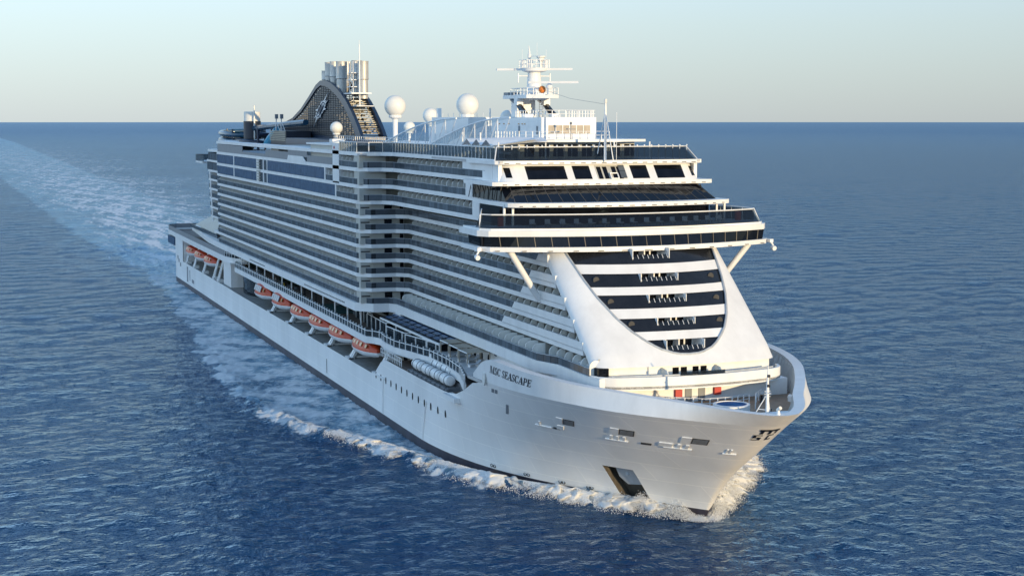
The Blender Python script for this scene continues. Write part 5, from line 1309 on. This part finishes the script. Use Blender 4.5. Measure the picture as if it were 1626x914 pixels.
def sea_mat():
    m, N, L, b = nt('sea_water'); b.inputs['Roughness'].default_value = .07; b.inputs['IOR'].default_value = 1.333
    geo = N.new('ShaderNodeNewGeometry'); 
    def attr(n): a = N.new('ShaderNodeAttribute'); a.attribute_name = n; return a.outputs['Fac']
    def noise(scale, det, rough, sc=(1,1,1)):
        mp = N.new('ShaderNodeMapping'); mp.inputs['Scale'].default_value = sc; L.new(geo.outputs['Position'], mp.inputs[0])
        n = N.new('ShaderNodeTexNoise'); n.inputs['Scale'].default_value = scale; n.inputs['Detail'].default_value = det; n.inputs['Roughness'].default_value = rough; L.new(mp.outputs[0], n.inputs['Vector']); return n.outputs['Fac']
    def mth(op, a, b2=None, c=None, clamp=False):
        n = N.new('ShaderNodeMath'); n.operation = op; n.use_clamp = clamp
        for i, v in enumerate((a, b2, c)):
            if v is None: continue
            if isinstance(v, (int,float)): n.inputs[i].default_value = v
            else: L.new(v, n.inputs[i])
        return n.outputs[0]
    foam, aer, dist = attr('foam'), attr('aerated'), attr('dist')
    # water body: deep blue, greener and paler where full of bubbles
    deep = N.new('ShaderNodeMix'); deep.data_type = 'RGBA'; deep.inputs[6].default_value = (.005,.037,.103,1); deep.inputs[7].default_value = (.15,.28,.37,1)
    L.new(mth('MULTIPLY', aer, mth('MULTIPLY_ADD', noise(.09, 6, .6, (.5,1,1)), 2.2, -.35), clamp=True), deep.inputs[0]); L.new(deep.outputs[2], b.inputs['Base Color'])
    b.inputs['Specular IOR Level'].default_value = .5
    # ripples
    h = mth('ADD', mth('MULTIPLY', noise(.36, 3, .5, (1,.8,1)), .80), mth('MULTIPLY', noise(.85, 3, .55, (1,.8,1)), .52))
    h = mth('ADD', h, mth('MULTIPLY', noise(2.3, 3, .55), .15))
    bump = N.new('ShaderNodeBump'); bump.inputs['Distance'].default_value = 1.0
    L.new(h, bump.inputs['Height']); L.new(mth('ADD', 1.0, mth('MULTIPLY', dist, .1)), bump.inputs['Strength'])
    L.new(bump.outputs[0], b.inputs['Normal'])
    L.new(mth('ADD', .06, mth('MULTIPLY', dist, .22)), b.inputs['Roughness'])
    # foam with a broken, lacy edge
    fb = N.new('ShaderNodeBsdfPrincipled'); fb.inputs['Base Color'].default_value = (.72,.74,.75,1); fb.inputs['Roughness'].default_value = .8
    fn = mth('ADD', mth('MULTIPLY', noise(.38, 12, .78, (.5,1,1)), .60), mth('MULTIPLY', noise(3.2, 8, .75), .40))
    thr = mth('SUBTRACT', .72, mth('MULTIPLY', foam, .54))
    fac = mth('MULTIPLY', mth('SUBTRACT', fn, thr), 4.6, clamp=True)
    fac = mth('MULTIPLY', fac, mth('MINIMUM', 1.0, mth('ADD', .12, mth('MULTIPLY', foam, .88))), clamp=True)
    fb2 = N.new('ShaderNodeBump'); fb2.inputs['Strength'].default_value = .8; fb2.inputs['Distance'].default_value = .6; L.new(fn, fb2.inputs['Height']); L.new(fb2.outputs[0], fb.inputs['Normal'])
    b.inputs['Specular IOR Level'].default_value = 0; b.inputs['Roughness'].default_value = .5
    for l in list(b.inputs['Roughness'].links): L.remove(l)
    gl = N.new('ShaderNodeBsdfGlossy'); gl.inputs[0].default_value = (.70,.87,1,1); L.new(bump.outputs[0], gl.inputs['Normal']); L.new(mth('ADD', .05, mth('MULTIPLY', dist, .20)), gl.inputs['Roughness'])
    fr = N.new('ShaderNodeFresnel'); fr.inputs[0].default_value = 1.333; L.new(bump.outputs[0], fr.inputs['Normal'])
    # crests hide the troughs behind them, so the sea never turns into a full mirror
    wat = N.new('ShaderNodeMixShader'); L.new(mth('MINIMUM', mth('MULTIPLY', fr.outputs[0], .92), mth('SUBTRACT', .60, mth('MULTIPLY', mth('POWER', dist, .45), .20))), wat.inputs[0]); L.new(b.outputs[0], wat.inputs[1]); L.new(gl.outputs[0], wat.inputs[2])
    mx = N.new('ShaderNodeMixShader'); L.new(fac, mx.inputs[0]); L.new(wat.outputs[0], mx.inputs[1]); L.new(fb.outputs[0], mx.inputs[2]); L.new(mx.outputs[0], N['Material Output'].inputs[0])
    return m
SEA.data.materials.append(sea_mat())

# spray thrown up by the stem and along the breaking bow wave
def spray_mat():
    m, N, L, b = nt('spray'); b.inputs['Base Color'].default_value = (.80,.81,.82,1); b.inputs['Roughness'].default_value = .9
    a = N.new('ShaderNodeAttribute'); a.attribute_name = 'cover'
    geo = N.new('ShaderNodeNewGeometry'); n = N.new('ShaderNodeTexNoise'); n.inputs['Scale'].default_value = 1.7; n.inputs['Detail'].default_value = 10; n.inputs['Roughness'].default_value = .78; L.new(geo.outputs['Position'], n.inputs['Vector'])
    ad = N.new('ShaderNodeMath'); ad.operation = 'ADD'; L.new(a.outputs['Fac'], ad.inputs[0]); L.new(n.outputs['Fac'], ad.inputs[1])
    mr = N.new('ShaderNodeMapRange'); mr.inputs[1].default_value = .82; mr.inputs[2].default_value = 1.15; L.new(ad.outputs[0], mr.inputs[0])
    bp = N.new('ShaderNodeBump'); bp.inputs['Strength'].default_value = .7; bp.inputs['Distance'].default_value = .7; L.new(n.outputs['Fac'], bp.inputs['Height']); L.new(bp.outputs[0], b.inputs['Normal'])
    tr = N.new('ShaderNodeBsdfTransparent'); mx = N.new('ShaderNodeMixShader'); L.new(mr.outputs[0], mx.inputs[0]); L.new(tr.outputs[0], mx.inputs[1]); L.new(b.outputs[0], mx.inputs[2]); L.new(mx.outputs[0], N['Material Output'].inputs[0])
    return m
SPM = spray_mat()
def spray(side, table):
    """heaped white water from table rows (x, distance out from centreline, width, height)"""
    T = np.array(table); ns, nt_ = 220, 26
    s = np.linspace(0, 1, ns); tt = np.linspace(0, 1, len(T))
    X, Yc, Wd, Ht = [np.interp(s, tt, T[:,k]) for k in range(4)]
    S, Q = np.meshgrid(np.arange(ns), np.linspace(-1, 1, nt_), indexing='ij')
    x = X[S]+0*Q; y = (Yc[S]+Q*Wd[S]); pr = np.clip(1-Q*Q, 0, 1)**.7
    nz = noise2(x*1.0, y*1.0, 21+int(side), 40, 1.6, 8); n2 = noise2(x, y, 31, 30, .7, 2.2)
    z = hump_at(x, y)*.9+.30*Ht[S]*pr*(.88+.12*nz+.05*n2)+.0-.15*(1-pr)
    P_ = np.stack([x+.3*n2, side*(y+.25*nz), z], -1).reshape(-1,3)
    i = np.arange(ns-1)[:,None]*nt_; j = np.arange(nt_-1)[None,:]
    F_ = np.stack([i+j, i+j+1, i+nt_+j+1, i+nt_+j], -1).reshape(-1,4)
    me = bpy.data.meshes.new('bow_spray'); me.from_pydata(P_.tolist(), [], F_.tolist()); me.polygons.foreach_set('use_smooth', [True]*len(me.polygons))
    cov = (np.clip(pr*1.25-.12, 0, 1)*.74+.07*nz-.02)*np.minimum(1, np.minimum(s, 1-s)[S]*8)
    brk = np.clip(.78+.42*noise2(x, y, 91, 18, 6, 22), .25, 1.05); brk = np.where(x > 288, np.maximum(brk, .9), brk); cov = cov*brk; P_[:, 2] = np.where(P_[:, 2] > 0, P_[:, 2]*(.55+.45*brk.ravel()), P_[:, 2]); me.vertices.foreach_set('co', P_.astype(np.float32).ravel())
    at = me.attributes.new('cover', 'FLOAT', 'POINT'); at.data.foreach_set('value', cov.astype(np.float32).ravel())
    me.materials.append(SPM); o = bpy.data.objects.new('bow_spray', me); COL.objects.link(o)
    # loose froth and droplets over the heap
    r = np.random.RandomState(5+int(side)); nd = 60000
    q = r.rand(nd); X0 = np.interp(q, tt, T[:,0]); Y0 = np.interp(q, tt, T[:,1]); W0 = np.interp(q, tt, T[:,2]); H0 = np.interp(q, tt, T[:,3])
    off = r.normal(0, .36, nd); px = X0+r.normal(0,.5,nd); py = Y0+off*W0
    clump = np.clip(.55+.5*noise2(px, py, 77, 20, 2.5, 9), .05, 1.4)
    H0 = H0*np.interp(px, [284,296], [.0,.6]); pz = hump_at(px, py)*.9+H0*clump*np.exp(-off*off*1.6)*(1-r.rand(nd)**.45)*.95+.05
    sz = .022+.05*r.rand(nd)**3
    base = np.array([(1,0,0),(-1,0,0),(0,1,0),(0,-1,0),(0,0,1),(0,0,-1)], float)
    jit = base[None]*(sz[:,None,None]*(.6+.8*r.rand(nd,6,1)))
    V = (np.stack([px, side*py, pz], -1)[:,None,:]+jit).reshape(-1,3)
    FT = np.array([(0,2,4),(2,1,4),(1,3,4),(3,0,4),(2,0,5),(1,2,5),(3,1,5),(0,3,5)]); FF = (np.arange(nd)[:,None,None]*6+FT[None]).reshape(-1,3)
    md = bpy.data.meshes.new('spray_droplets'); md.vertices.add(len(V)); md.vertices.foreach_set('co', V.astype(np.float32).ravel())
    md.loops.add(len(FF)*3); md.loops.foreach_set('vertex_index', FF.astype(np.int32).ravel()); md.polygons.add(len(FF))
    md.polygons.foreach_set('loop_start', np.arange(0,len(FF)*3,3,dtype=np.int32)); md.polygons.foreach_set('loop_total', np.full(len(FF),3,dtype=np.int32)); md.update(calc_edges=True)
    md.materials.append(M['froth']); d = bpy.data.objects.new('spray_droplets', md); COL.objects.link(d); d.parent = o; d['kind'] = 'stuff'
    o['kind'] = 'stuff'; return o
M['froth'] = paint('froth', (.80,.81,.82), .9, .03, 1, streak=False)
sb = spray(-1, [(303.6,.6,1.2,1.6),(300,3.4,2.4,3.0),(295.5,7.2,3.0,1.6),(292,9.9,2.6,.9),(287,12.8,3.0,2.2),(283,15.0,2.8,2.2),(277,19.0,2.8,1.6),(268,21.8,2.6,1.4),(258,24.8,2.8,1.5),(250,26.8,2.8,1.2),(242,29.5,2.4,.6),(234,33,1.8,.4)])
sb['label'] = 'white spray breaking along the starboard bow wave'
sp_ = spray(1, [(303.6,.6,1.0,1.6),(299,4.4,2.0,2.4),(294,8.4,2.6,2.0),(288,13.0,2.6,1.8),(281,18.2,2.6,1.6),(272,22,2.4,1.2),(258,26,2.2,1.0)])
sp_['label'] = 'white spray breaking behind the stem on the port side'
